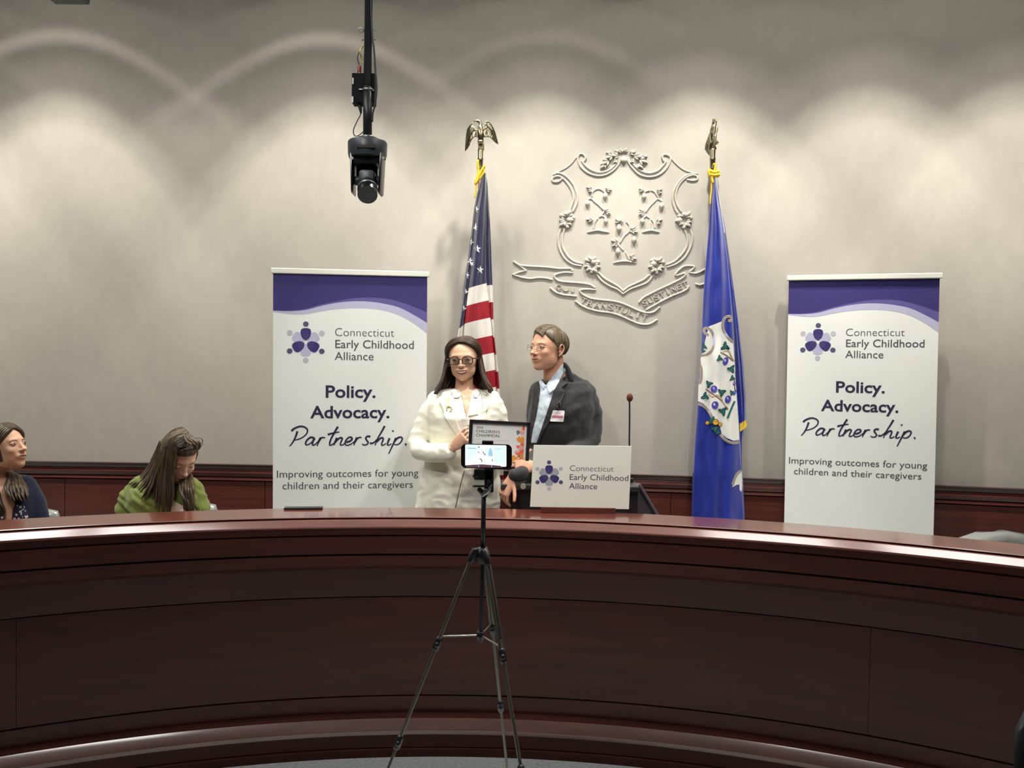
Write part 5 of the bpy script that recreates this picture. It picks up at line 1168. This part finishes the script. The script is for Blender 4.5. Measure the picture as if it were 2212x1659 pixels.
nk = patch('chest', [([(497, 545), (645, 545), (640, 600), (622, 660), (602, 750), (584, 838), (568, 780), (550, 690), (532, 640), (505, 590)], .0066, .0008, 0)], [SK_W], Wp)
join_into(body, [nk])
patch('lapels', [([(452, 575), (420, 590), (372, 628), (352, 700), (392, 790), (386, 812), (405, 850), (470, 950), (515, 1010), (545, 985), (505, 880), (478, 740), (455, 640)], .007, .004, 0),
                 ([(700, 590), (745, 620), (775, 690), (770, 760), (748, 790), (760, 860), (700, 862), (722, 760), (722, 690)], .007, .004, 0)], [M_JW2], jk)
patch('pocket_flap', [([(224, 1222), (405, 1250), (398, 1295), (340, 1290), (225, 1262)], .003, .005, 0)], [M_JW2], jk)
bm = bmesh.new(); sheet(bm, band2d([(566, 1290), (545, 1370), (520, 1470), (488, 1612)], 9, 5), rj, .002, .001); bmo('opening_shade_strip', bm, mat('opening_shade', srgb(120, 116, 100), 0.9), jk)  # dark strip puts the shade along the jacket opening into colour
patch('trousers', [([(572, 1280), (700, 1262), (835, 1280), (850, 1400), (842, 1614), (494, 1614), (524, 1470), (550, 1370)], .001, .004, 0)], [M_TR], Wp)
bm = bmesh.new()
for s_ in (-1, 1): hx = cx + s_ * .085; tube(bm, [(hx, YW, P(1003, 1104, YW).z), (hx, YW, 0.85), (hx, YW, 0.6), (hx, YW + .01, FL + .04)], [.098, .092, .085, .09], n=18, ends=False)
bmo('trouser_legs', bm, M_TR, Wp, True)
bm = bmesh.new(); R_ = random.Random(3)
for k in range(14):
    a = k * math.pi / 7; 
    if 4 <= k <= 5: continue
    c = (435 + 22 * math.cos(a), 768 + 20 * math.sin(a)); sheet(bm, fan(ell2d(c[0], c[1], 5, 7, 8, a)), rj, .011, .0015, mi=k % 2)
bmo('wreath_pin', bm, [mat('pin_dark', srgb(70, 68, 60), 0.4), mat('pin_gold', srgb(206, 188, 110), 0.35, metal=0.6)], Wp)['label'] = 'small round wreath pin'
bm = bmesh.new()
for x in (414, 422, 430, 438): sheet(bm, band2d([(x, 672), (x + 1, 705), (x, 740)], 6, 4), rj, .011, .0015)
bmo('ribbon_pin', bm, mat('ribbon_pale_yellow', srgb(240, 234, 170), 0.7), Wp)['label'] = 'pale yellow ribbon pin'
# hair: off-centre parting, straight to the shoulders
M_HW = hair_mats('hair_dark_brown', (38, 28, 24), (78, 58, 45)); bm = bmesh.new(); R_ = random.Random(7)
cap_hair(bm, lambda az, el: max(el - 58 - 6 * math.cos(math.radians(az * 1.5)) * (abs(az) < 60), (abs(az) - 78) * 1.0 if el > -40 else -1), t0=.007, kw=dict(jaw=.92))
Minv = HM.inverted().to_3x3(); g_ = (Minv @ Vector((0, 0, -1))); g_.normalize()
for layer, kk in ((0, 1.00), (1, 1.055)):
    for s_ in (-1, 1):
        N = 42
        for i in range(N):
            t = i / (N - 1); py0 = -.050 + .125 * t; part = -.012 + .004 * R_.random() * s_
            zz_ = EC.z + ER.z * math.sqrt(max(0.02, 1 - ((py0 - EC.y) / ER.y) ** 2 - (part / ER.x) ** 2)); az1 = 80 + 98 * t + R_.uniform(-3, 3)
            p0 = Vector((part, py0, zz_)); p1 = on_skull(s_ * az1, -8)
            path = skull_path(p0, p1, 9, .05, kk * 1.01); last = path[-1]; out = Vector((last.x, (last.y - .02), 0)).normalized()
            ln = (.168 + .030 * R_.random()); front = max(0, 1 - t * 3)
            for q in range(1, 8):
                f = q / 7; path.append(last + g_ * ln * f + Vector((s_ * ((.010 if s_ < 0 else .024) * f + (.030 if s_ < 0 else .036) * f ** 3), .004 * math.sin(q * 1.1 + i) - .030 * front * f - .012 * f - .030 * f * f, 0)) + out * (.004 * math.sin(3 * f)) + Vector((s_ * .008 * max(0, f - .8) * 5 * R_.random(), 0, .004 * max(0, f - .85) * R_.random())))
            lock(bm, path, .0088 * R_.uniform(.6, 1.25), Vector((s_ * math.sin(math.radians(az1)), -math.cos(math.radians(az1)), .4)), flat=.34, taper=.45)
bm.transform(HM); bmo('hair', bm, M_HW, Wp, True)
glasses(Wp, HM, .047, .036, mat('frame_tortoise', srgb(46, 34, 26), 0.25, coat=0.5), rr=.0028, r=.010, z0=-.0015, y0=-.1015, lens_mat=mat('lens_socket_shade', (0.10, 0.08, 0.06), 0.05, alpha=0.30))  # dark lens colour stands in for shade in the eye sockets

# ---- standing man in charcoal
YM = 4.50
Mp = thing('person', 'grey-haired man in dark jacket and pale blue shirt holding the right of the black frame', 'person', (P(1205, 1100, YM).x, YM, FL), 'people at the front of the room')
kw_gaze = (0, 0)
HM = head_M(1182, 754, YM - .02, -46, -3, 0, 1.07, 1.06)
M_HM = hair_mats('hair_grey_brown', (66, 56, 44), (112, 98, 76))
hd = make_head(HM, SK_M, 'closed', mat('brow_grey', srgb(140, 118, 92), 0.8), 'open', jaw=1.06, nose=1.12, smile=0.8, age=1.0)
bm = bmesh.new(); cx = P(1207, 1000, YM).x
tube(bm, [P(1196, 775, YM + .02), P(1196, 800, YM + .02), P(1200, 830, YM + .03)], [.056, .058, .068], n=20)
loft(bm, [(P(1207, 828, YM + .03), .11, .06), (P(1212, 850, YM + .02), .18, .09), (P(1212, 900, YM), .17, .11), (P(1208, 970, YM), .15, .11), (P(1206, 1040, YM), .16, .12), (P(1206, 1110, YM), .165, .12)], 24)
zz = P(1206, 1110, YM).z
for s_ in (-1, 1):
    hx = cx + s_ * .095; tube(bm, [(hx, YM, zz), (hx, YM, zz - .2), (hx, YM, (zz + FL) / 2), (hx, YM + .02, FL + .25), (hx, YM + .02, FL + .08)], [.09, .085, .06, .052, .038], n=16); shoe(bm, hx, YM - .01, FL - .01, 1.0)
px_limb(bm, [(1266, 850, .02, .05), (1279, 900, .02, .046), (1276, 960, -.04, .042), (1225, 985, -.22, .038), (1170, 1000, -.38, .030)], YM); px_limb(bm, [(1168, 860, .03, .045), (1156, 920, .03, .040), (1152, 965, .0, .036), (1155, 1000, -.20, .030), (1130, 1020, -.40, .026)], YM)
body = remesh('body', bm, .008, SK_M, None, 3)
bm = bmesh.new()
add_hand(bm, P(1153, 1006, 4.075), (-0.93, -0.10, -0.10), (0.10, -0.86, 0.42), -1, sc=1.0, spread=4, curls=((22, 30, 20), (30, 34, 24), (38, 36, 26), (46, 36, 26)), thumb=(0.80, 0.52, 0.05), thumb_bend=10, arm=[(*P(1195, 998, 4.16), .034), (*P(1172, 1002, 4.11), .029)])
h1 = remesh('hand', bm, .0022, SK_M, None, 2)
bm = bmesh.new()
add_hand(bm, P(1104, 1035, 4.03), (-0.42, -0.10, -0.88), (-0.50, -0.62, 0.55), 1, sc=.92, spread=5, curls=((26, 30, 18), (30, 34, 20), (34, 36, 22), (38, 38, 24)), thumb=(0.62, 0.70, -0.1), arm=[(*P(1118, 1018, 4.15), .024)])
h2 = remesh('hand', bm, .0022, SK_M, None, 2)
join_into(body, [hd, h1, h2]); body.parent = Mp; body.matrix_parent_inverse = Mp.matrix_world.inverted()
M_JM = noisy('charcoal_wool', srgb(44, 44, 46), srgb(54, 54, 55), (120, 120, 120), 3, 0.85, 0.1, (300, 300, 300), spec=0.2, sheen=0.15); M_JM2 = noisy('charcoal_lapel', srgb(48, 48, 50), srgb(57, 57, 58), (120, 120, 120), 3, 0.8, spec=0.2)
M_SH = noisy('pale_blue_shirt', srgb(176, 190, 204), srgb(196, 208, 220), (60, 60, 60), 2, 0.7, spec=0.2)
bm = bmesh.new()
px_loft(bm, [(820, 1180, 1248, .060, .050), (823, 1168, 1260, .080, .035), (826, 1156, 1272, .098, .01), (845, 1150, 1282, .118, 0), (880, 1144, 1284, .135, -.01), (920, 1138, 1282, .140, -.01), (960, 1134, 1280, .138, 0), (1010, 1132, 1282, .142, 0), (1080, 1130, 1286, .15, 0), (1160, 1126, 1290, .15, 0)], YM)
px_limb(bm, [(1258, 842, .02, .060), (1272, 870, .01, .064), (1278, 905, .01, .063), (1276, 945, -.02, .060), (1262, 968, -.08, .057), (1225, 985, -.20, .053), (1180, 1000, -.34, .047)], YM)
px_limb(bm, [(1164, 845, .02, .055), (1158, 900, .02, .056), (1158, 950, .0, .052), (1160, 985, -.08, .050), (1156, 1006, -.24, .046), (1140, 1018, -.38, .041), (1122, 1024, -.45, .038), (1111, 1027, -.475, .036)], YM)
px_limb(bm, [(1222, 803, .055, .018), (1232, 816, .045, .030), (1248, 832, .03, .045), (1266, 850, .01, .058)], YM); px_limb(bm, [(1222, 806, .06, .020), (1206, 812, .085, .022), (1186, 818, .075, .020)], YM); px_limb(bm, [(1180, 822, .05, .02), (1168, 838, .03, .04)], YM)
jk = remesh('jacket', bm, .008, M_JM, Mp, 4, lambda co: 0.008 * noise.noise((co.x * 11 + co.z * 7, co.y * 8, co.z * 16 - co.x * 12)) + .003 * (0.5 - abs(noise.noise((co.x * 16 + co.z * 8, co.y * 6, co.z * 12 - co.x * 14 + 3)))) + .0015 * noise.noise(co * 50))
bpy.context.view_layer.update(); vv, ff = [], []
for o_ in (jk, body):
    n0 = len(vv); vv += [o_.matrix_world @ v.co for v in o_.data.vertices]; ff += [[i + n0 for i in p.vertices] for p in o_.data.polygons]
bvj = BVHTree.FromPolygons(vv, ff); rj = ray_fn(bvj, k1)
patch('shirt', [([(1205, 500), (1228, 540), (1262, 560), (1350, 470), (1425, 380), (1440, 420), (1345, 570), (1310, 690), (1250, 870), (1198, 1056), (1130, 1056), (1142, 960), (1172, 830), (1196, 690), (1208, 590)], .002, .004, 0),
                ([(1262, 560), (1330, 470), (1418, 362), (1440, 420), (1400, 480), (1335, 600), (1290, 640)], .009, .004, 0), ([(1205, 470), (1230, 520), (1255, 562), (1240, 600), (1210, 560), (1196, 510)], .009, .004, 0)], [M_SH], Mp)
patch('lapels', [([(1452, 462), (1490, 475), (1446, 545), (1398, 585), (1424, 616), (1400, 690), (1330, 810), (1240, 960), (1196, 1062), (1180, 1058), (1240, 880), (1300, 700), (1334, 580), (1405, 500)], .007, .005, 0),
                 ([(1200, 510), (1212, 600), (1200, 690), (1174, 830), (1140, 960), (1130, 1056), (1112, 1056), (1118, 940), (1138, 800), (1148, 690), (1160, 580)], .006, .005, 0)], [M_JM2], jk)
bm = bmesh.new(); tube(bm, crv([tuple(P(1234, 822, YM - .05)), tuple(P(1230, 806, YM - .04)), tuple(P(1223, 792, YM - .02)), tuple(P(1217, 789, YM + .05)), tuple(P(1202, 796, YM + .09)), tuple(P(1186, 806, YM + .07))], 5), .016, n=12, flat=.55, up=Vector((0, 0, 1)))
bmo('collar', bm, M_JM2, jk, True)
for y in (660, 720, 785, 850, 920):
    bm = bmesh.new(); sheet(bm, fan(ell2d(1268 - (y - 600) * 0.20 - 6, y, 4.5, 4.5, 10)), rj, .006, .001); bmo('shirt_button', bm, mat('button_pearl', srgb(226, 226, 226), 0.3), Mp)
bm = bmesh.new(); sheet(bm, poly2d([(1326, 775), (1416, 778), (1421, 784), (1412, 868), (1406, 874), (1300, 870), (1296, 864), (1320, 780)], 20), rj, .016, .0015, 0)
sheet(bm, poly2d([(1316, 818), (1408, 822), (1404, 842), (1310, 838)], 20), rj, .018, .0002, 1); sheet(bm, poly2d([(1345, 792), (1385, 794), (1384, 806), (1343, 804)], 20), rj, .018, .0002, 2)
bdg = bmo('name_badge', bm, [mat('badge_white', srgb(240, 236, 240), 0.4), mat('badge_red', srgb(206, 120, 140), 0.5), mat('badge_grey', srgb(206, 200, 210), 0.5)], Mp)
bm = bmesh.new(); tube(bm, [rj(1412, 640, .012), rj(1395, 690, .014), rj(1368, 712, .015), rj(1352, 716, .016)], .0022, n=8); tube(bm, [rj(1362, 720, .016), rj(1366, 775, .018)], .0045, n=8, flat=.5); tube(bm, [rj(1384, 712, .016), rj(1384, 735, .016)], .004, n=8)
bmo('badge_clip', bm, mat('clip_dark', srgb(60, 60, 64), 0.3, metal=0.5), Mp, True)
bm = bmesh.new(); R_ = random.Random(11)
def keep_m(az, el):
    a = abs(az); front = 47 if a < 30 else 47 - (a - 30) * 0.62
    if a > 84: front = -2 if a < 104 else max(-34, -2 - (a - 104) * 1.3)
    return el - front
cap_hair(bm, keep_m, t0=.008, kw=dict(jaw=1.06))
for i in range(64):       # side-swept top
    t = i / 63; y0 = -.070 + .135 * t; p0 = Vector((.030, y0, EC.z + ER.z * math.sqrt(max(.02, 1 - ((y0 - EC.y) / ER.y) ** 2 - .15)))); az = -(36 + 125 * t) + R_.uniform(-5, 5); p1 = on_skull(az, 26 - 12 * t + R_.uniform(-4, 8) + (12 if t < .2 else 0))
    lock(bm, skull_path(p0, p1, 8, .015 + .03 * R_.random(), 1.03), .0085 * R_.uniform(.7, 1.25), Vector((-.4, -.3, 1)), flat=.42, taper=.4)
for i in range(36):       # sides and back
    t = i / 35; az = -(84 + 180 * t); az = az if az > -180 else az + 360; p0 = on_skull(az, 40); p1 = on_skull(az - 3, -6 if abs(az) < 100 else -30)
    lock(bm, skull_path(p0, p1, 6, .02, 1.03), .0115, Vector((math.sin(math.radians(az)), -math.cos(math.radians(az)), 0)), flat=.35, taper=.5)
bm.transform(HM); bmo('hair', bm, M_HM, Mp, True)
glasses(Mp, HM, .044, .029, mat('frame_gold', srgb(150, 132, 110), 0.3, metal=0.7), rr=.0010, r=.011, z0=-.002, y0=-.104)

# ---- seated woman in green
YG = 4.12
Gp = thing('person', 'seated woman in olive green jacket looking down, glasses pushed up on her long brown hair', 'person', (P(352, 1150, YG).x, YG, FL), 'people at the front of the room')
k8 = lambda x, y: (240 + x / 7.54, 900 + y / 7.54)
HM = head_M(386, 988, YG - .03, 46, 32, 0, 1.06, 1.04)
hd = make_head(HM, SK_G, 'closed', mat('brow_soft', srgb(120, 92, 72), 0.8), 'closed', ears=False, jaw=.98, nose=1.0, smile=.3)
def seated(ctrx, Y, sk, neck, shoulders, hips_z, knee_y):
    bm = bmesh.new(); tube(bm, neck, [.05, .05, .06], n=18); loft(bm, shoulders, 24)
    for s_ in (-1, 1):
        hx = ctrx + s_ * .09; tube(bm, [(hx, Y + .02, hips_z), (hx, Y - .22, hips_z + .01), (hx, knee_y, hips_z), (hx, knee_y + .02, FL + .28), (hx, knee_y + .02, FL + .06)], [.095, .085, .06, .05, .035], n=14); shoe(bm, hx, knee_y, FL - .01, .9)
        sx = ctrx + s_ * .12; z = shoulders[1][0].z; tube(bm, [(sx, Y + .01, z - .05), (sx + s_ * .01, Y - .02, z - .25), (sx - s_ * .02, Y - .25, z - .33)], [.035, .035, .03], n=12)
    return bm
gx = P(355, 1080, YG).x
bm = seated(gx, YG, SK_G, [P(378, 1000, YG), P(368, 1030, YG + .03), P(360, 1055, YG + .03)], [(P(358, 1046, YG + .02), .08, .05), (P(355, 1064, YG + .02), .13, .07), (P(355, 1105, YG), .14, .09), (P(355, 1180, YG), .14, .10), (Vector((gx, YG + .02, FL + .62)), .17, .12), (Vector((gx, YG + .02, FL + .52)), .17, .13)], FL + .60, YG - .42)
for s_, dx in ((-1, 0), (1, 0)): add_hand(bm, (gx + s_ * .13, YG - .25, P(355, 1062, YG).z - .33), (-s_ * .4, -.8, -.1), (0, 0, 1), -s_, sc=.9)
body = remesh('body', bm, .006, SK_G, None, 2); join_into(body, [hd]); body.parent = Gp; body.matrix_parent_inverse = Gp.matrix_world.inverted()
M_JG = noisy('olive_jacket', srgb(104, 116, 56), srgb(118, 130, 66), (16, 16, 16), 3, 0.85, spec=0.15, sheen=0.2)
bm = bmesh.new()
px_loft(bm, [(1034, 330, 398, .06, .04), (1042, 300, 418, .085, .03), (1054, 282, 430, .11, .01), (1075, 276, 436, .13, 0), (1105, 280, 434, .135, 0), (1150, 284, 430, .14, 0), (1230, 280, 434, .15, 0)], YG)
px_limb(bm, [(300, 1052, .02, .055), (284, 1075, .01, .062), (277, 1105, -.01, .058), (278, 1150, -.05, .052), (300, 1185, -.22, .045)], YG); px_limb(bm, [(412, 1050, .02, .05), (426, 1075, .01, .053), (430, 1105, -.01, .052), (428, 1150, -.05, .05), (405, 1185, -.22, .045)], YG)
jk = remesh('jacket', bm, .007, M_JG, Gp, 4, lambda co: 0.011 * (abs(noise.noise((co.x * 9 + co.z * 12, co.y * 6, co.z * 20 + co.x * 10))) * 2 - .4) + .003 * noise.noise(co * 30))
rj = ray_fn(bvh_of(jk), k8, YG - .1)
patch('white_top', [([(1000, 1340), (1060, 1390), (1140, 1440), (1180, 1530), (1400, 1500), (1420, 1600), (980, 1600), (960, 1480)], .003, .004, 0)], [mat('top_white', srgb(236, 226, 218), 0.7)], Gp, rj, 30)
patch('lapels', [([(1340, 1290), (1400, 1330), (1480, 1560), (1520, 1700), (1440, 1700), (1380, 1500)], .006, .005, 0)], [M_JG], jk, rj, 30)
M_HG = hair_mats('hair_light_brown', (46, 37, 29), (104, 88, 68)); bm = bmesh.new()
cap_hair(bm, lambda az, el: max(el - 40, (abs(az) - 60)) if el > -45 else -1, t0=.008, kw=dict(jaw=.98)); bm.transform(HM)
def G(*a): return [(240 + x / 7.54, 900 + y / 7.54, d) for x, y, d in a]
A_ = G((1150, 175, .02), (1010, 230, .03), (860, 380, .05), (760, 620, .06), (690, 850, .05), (560, 1010, .04), (400, 1120, .02)); B_ = G((1240, 260, -.07), (1080, 300, -.10), (950, 460, -.115), (880, 680, -.11), (800, 950, -.11), (740, 1200, -.13), (720, 1500, -.145))
guide_hair(bm, A_, B_, 30, YG, .013, .8, 1)
A_ = G((1200, 230, -.05), (1050, 290, -.09), (930, 430, -.11), (870, 650, -.12), (810, 950, -.125), (760, 1250, -.14), (760, 1560, -.15)); B_ = G((1290, 330, -.11), (1120, 370, -.13), (1000, 520, -.135), (990, 720, -.14), (1000, 980, -.14), (1010, 1250, -.15), (960, 1560, -.16))
guide_hair(bm, A_, B_, 26, YG, .012, 1.0, 2)
A_ = G((1230, 260, -.09), (1120, 350, -.12), (1010, 450, -.13), (965, 560, -.135), (990, 700, -.14), (1010, 900, -.14), (980, 1050, -.14)); B_ = G((1330, 330, -.12), (1250, 420, -.14), (1130, 480, -.145), (1060, 560, -.15), (1050, 640, -.15), (1030, 760, -.15), (1010, 880, -.145))
guide_hair(bm, A_, B_, 10, YG, .010, .5, 3)
A_ = G((1180, 300, -.12), (1230, 400, -.15), (1310, 450, -.16), (1380, 500, -.15), (1330, 540, -.145), (1200, 530, -.15), (1080, 560, -.15)); B_ = G((1250, 270, -.10), (1330, 340, -.13), (1430, 400, -.14), (1440, 480, -.13), (1400, 530, -.13), (1300, 540, -.14), (1120, 600, -.145))
guide_hair(bm, A_, B_, 9, YG, .011, .4, 4)
A_ = G((1130, 1075, -.10), (1130, 1130, -.12), (1130, 1200, -.14), (1160, 1300, -.15), (1190, 1400, -.155), (1210, 1500, -.16), (1230, 1600, -.16)); B_ = G((1290, 1000, -.05), (1320, 1060, -.09), (1350, 1150, -.12), (1350, 1280, -.14), (1350, 1400, -.145), (1330, 1500, -.15), (1310, 1600, -.15))
guide_hair(bm, [(a, b - 9, d + .06) for a, b, d in A_[:2]] + A_[2:], [(a, b - 9, d + .06) for a, b, d in B_[:2]] + B_[2:], 20, YG, .011, 1.0, 5)
A_ = G((800, 400, .05), (690, 640, .05), (590, 820, .04), (480, 960, .02), (370, 1050, -.01), (290, 1090, -.02)); B_ = G((860, 500, -.08), (800, 760, -.09), (740, 950, -.10), (690, 1120, -.115), (620, 1260, -.13), (560, 1380, -.135))
guide_hair(bm, A_, B_, 26, YG, .010, .8, 6)
bmo('hair', bm, M_HG, Gp, True)
GM = HM @ Matrix.Translation((0, -.012, .074)) @ Matrix.Rotation(math.radians(-50), 4, 'X')
g_ = glasses(Gp, GM, .050, .038, mat('frame_plum', srgb(60, 44, 50), 0.3, coat=0.4), rr=.0015, r=.012, z0=0, y0=-.088); g_['label'] = 'glasses pushed up on the hair'

# ---- seated woman at the left edge
YL = 3.95
Lp = thing('person', 'seated woman in navy cardigan and flowered dress, seen in profile at the left edge', 'person', (P(10, 1150, YL).x, YL, FL), 'people at the front of the room')
HM = head_M(13, 967, YL, 78, -14, 0, 1.0)
kw_gaze = (0.001, 0.0005)
hd = make_head(HM, SK_L, 'closed', mat('brow_soft', (0,) * 3), 'open', jaw=.95, nose=1.02, smile=.5)
lx = P(15, 1080, YL).x
bm = seated(lx, YL, SK_L, [P(2, 990, YL + .01), P(0, 1015, YL + .02), P(4, 1045, YL + .03)], [(P(8, 1038, YL + .02), .08, .05), (P(12, 1060, YL + .02), .13, .07), (P(12, 1105, YL), .14, .10), (P(12, 1180, YL), .14, .10), (Vector((lx, YL + .02, FL + .62)), .17, .12), (Vector((lx, YL + .02, FL + .52)), .17, .13)], FL + .60, YL - .42)
for s_ in (-1, 1): add_hand(bm, (lx + s_ * .13, YL - .25, P(12, 1056, YL).z - .33), (-s_ * .4, -.8, -.1), (0, 0, 1), -s_, sc=.9)
body = remesh('body', bm, .006, SK_L, None, 2); join_into(body, [hd]); body.parent = Lp; body.matrix_parent_inverse = Lp.matrix_world.inverted()
M_NV = noisy('navy_knit', srgb(28, 34, 52), srgb(36, 43, 62), (90, 90, 90), 2, 0.95, spec=0.1, sheen=0.15)
bm = bmesh.new()
px_loft(bm, [(1026, -30, 52, .06, .05), (1036, -52, 66, .085, .04), (1056, -62, 78, .11, .02), (1085, -62, 84, .125, .01), (1120, -60, 88, .13, 0), (1180, -56, 86, .14, 0), (1260, -58, 86, .15, 0)], YL)
px_limb(bm, [(56, 1046, .03, .045), (74, 1080, .02, .048), (84, 1125, .0, .048), (84, 1170, -.05, .045), (60, 1200, -.22, .042)], YL); px_limb(bm, [(-40, 1050, .03, .05), (-62, 1085, .02, .055), (-70, 1130, 0, .055), (-66, 1175, -.05, .05), (-40, 1200, -.22, .045)], YL)
jk = remesh('cardigan', bm, .007, M_NV, Lp, 4, lambda co: .006 * noise.noise((co.x * 12, co.y * 8, co.z * 10)))
k9 = lambda x, y: (x / 7.217, 900 + y / 7.217)
rj = ray_fn(bvh_of(jk), k9, YL - .1)
cs = patch('chest', [([(-160, 900), (150, 900), (110, 1100), (150, 1250), (240, 1370), (200, 1480), (200, 1620), (60, 1640), (-60, 1620), (-200, 1400)], .002, .002, 0)], [SK_L], Lp, rj, 30); join_into(body, [cs])
bm = bmesh.new(); sheet(bm, poly2d([(250, 1360), (330, 1350), (420, 1450), (470, 1620), (480, 1760), (150, 1760), (190, 1560), (200, 1440)], 20), rj, .006, .003, 0); sheet(bm, poly2d([(-60, 1500), (40, 1520), (110, 1620), (150, 1760), (-160, 1760)], 20), rj, .006, .003, 0)
R_ = random.Random(5)
for x, y, r, mi in ((318, 1410, 22, 1), (322, 1480, 26, 1), (330, 1515, 18, 1), (255, 1530, 20, 1), (410, 1560, 30, 2), (378, 1410, 12, 1), (395, 1470, 11, 1), (268, 1390, 14, 1), (290, 1585, 14, 2), (360, 1450, 20, 3), (350, 1560, 14, 3), (225, 1590, 18, 1), (35, 1575, 24, 1), (90, 1610, 18, 2), (5, 1630, 14, 1), (440, 1650, 20, 1), (300, 1660, 22, 1)):
    for k in range(4): a = k * 1.57 + R_.random(); sheet(bm, fan(ell2d(x + r * .5 * math.cos(a), y + r * .5 * math.sin(a), r * .55, r * .4, 10, a)), rj, .0096, mi=mi)
bmo('flowered_dress', bm, [mat('dress_navy', srgb(24, 28, 62), 0.6), mat('flower_white', srgb(220, 222, 228), 0.6), mat('flower_pink', srgb(226, 196, 188), 0.6), mat('flower_grey', srgb(130, 142, 170), 0.6)], Lp, True)
M_HL = hair_mats('hair_ash_brown', (44, 35, 29), (88, 73, 56)); bm = bmesh.new()
cap_hair(bm, lambda az, el: max(el - 58, (abs(az) - 66) if el > -45 else -1, 0), t0=.008, kw=dict(jaw=.95))
for s_ in (-1, 1):
    for i in range(22):
        t = i / 21; y0 = -.062 + .12 * t; p0 = Vector((0, y0, EC.z + ER.z * math.sqrt(max(.02, 1 - ((y0 - EC.y) / ER.y) ** 2)))); lock(bm, skull_path(p0, on_skull(s_ * (78 + 90 * t), -18), 8, .03, 1.03), .012, Vector((s_, 0, .4)), flat=.36, taper=.7)
bm.transform(HM)
def Lg(*a): return [(x / 7.217, 900 + y / 7.217, d) for x, y, d in a]
guide_hair(bm, Lg((-40, 700, .06), (60, 820, .05), (140, 900, .0), (130, 1020, -.06), (110, 1120, -.10), (140, 1220, -.12), (210, 1320, -.125)), Lg((60, 700, .08), (180, 860, .06), (300, 930, .02), (370, 1050, -.03), (410, 1150, -.07), (430, 1240, -.09), (420, 1300, -.10)), 22, YL, .012, .6, 8)
guide_hair(bm, Lg((-160, 700, .02), (-160, 900, 0), (-120, 1100, -.08), (-80, 1300, -.11), (-60, 1420, -.12), (-20, 1540, -.125)), Lg((-60, 800, 0), (-40, 1000, -.05), (-20, 1200, -.10), (10, 1350, -.12), (50, 1440, -.13), (70, 1540, -.13)), 10, YL, .010, .6, 9)
bmo('hair', bm, M_HL, Lp, True)

# ---- chairs
def chair_px(label, px, py_top, Y, face):
    p = P(px, py_top, Y + .24); return chair(label, p.x, Y, face, p.z)
chair_px('grey swivel chair behind the seated woman in green', 357, 1080, YG + .12, 0.0)
chair_px('grey swivel chair behind the profile woman at the left edge', 8, 1094, YL + .10, 0.0)
chair_px('empty grey swivel chair at the right edge of the dais', 2192, 1151, 3.62, 0.35)

# ---- foreground corner: a coat over a chair
t = thing('audience_chair', 'black chair close by in the lower right corner under a blue-grey coat', 'chair', (1.30, 1.62, 0))
def fx(x, y, z): return Matrix.Translation((1.34, 1.62, 0)) @ Vector((x, y, z))
bm = bmesh.new(); M_ = Matrix.Translation((1.34, 1.62, 0)) @ Matrix.Rotation(math.radians(-8), 4, 'X')
top_z = P(2196, 1574, 1.62).z
bm = bmesh.new()
bridge(bm, [ring(bm, Vector((1.335, 1.62 + .02 * k, z)), Vector((1, 0, 0)), Vector((0, 1, 0)), w_, .025, 24, .6) for k, (z, w_) in enumerate(((0.50, .27), (0.75, .285), (top_z - .12, .28), (top_z - .03, .268), (top_z, .235)))]); smoothed(bmo('backrest', bm, M_BLK, t), 50)
bm = bmesh.new(); box(bm, (1.02, 1.10, 0.42), (1.54, 1.60, 0.48), bev=.02); bmo('seat', bm, M_BLK, t)
for x, y in ((1.05, 1.14), (1.51, 1.14), (1.05, 1.58), (1.51, 1.58)): bm = bmesh.new(); cyl(bm, (x, y, 0), (x, y, .43), .014); bmo('leg', bm, M_BLK, t, True)
bm = bmesh.new(); rs = []
for k, z in enumerate(np.linspace(0.55, top_z + .012, 12)):
    w_ = .262 - .12 * (max(0, (z - top_z + .25)) / .26) ** 1.2; rs.append([bm.verts.new((1.36 + w_ * math.cos(a), 1.655 + .065 * math.sin(a) + .008 * math.sin(a * 9 + z * 20), z + .006 * math.sin(a * 7))) for a in np.linspace(0, 2 * math.pi, 60, endpoint=False)])
bridge(bm, rs); smoothed(tag(bmo('coat', bm, noisy('coat_blue', srgb(58, 66, 84), srgb(84, 92, 108), (14, 14, 14), 3, 0.8)), 'blue-grey coat hanging over the black chair in the lower right corner', 'coat'), 80)
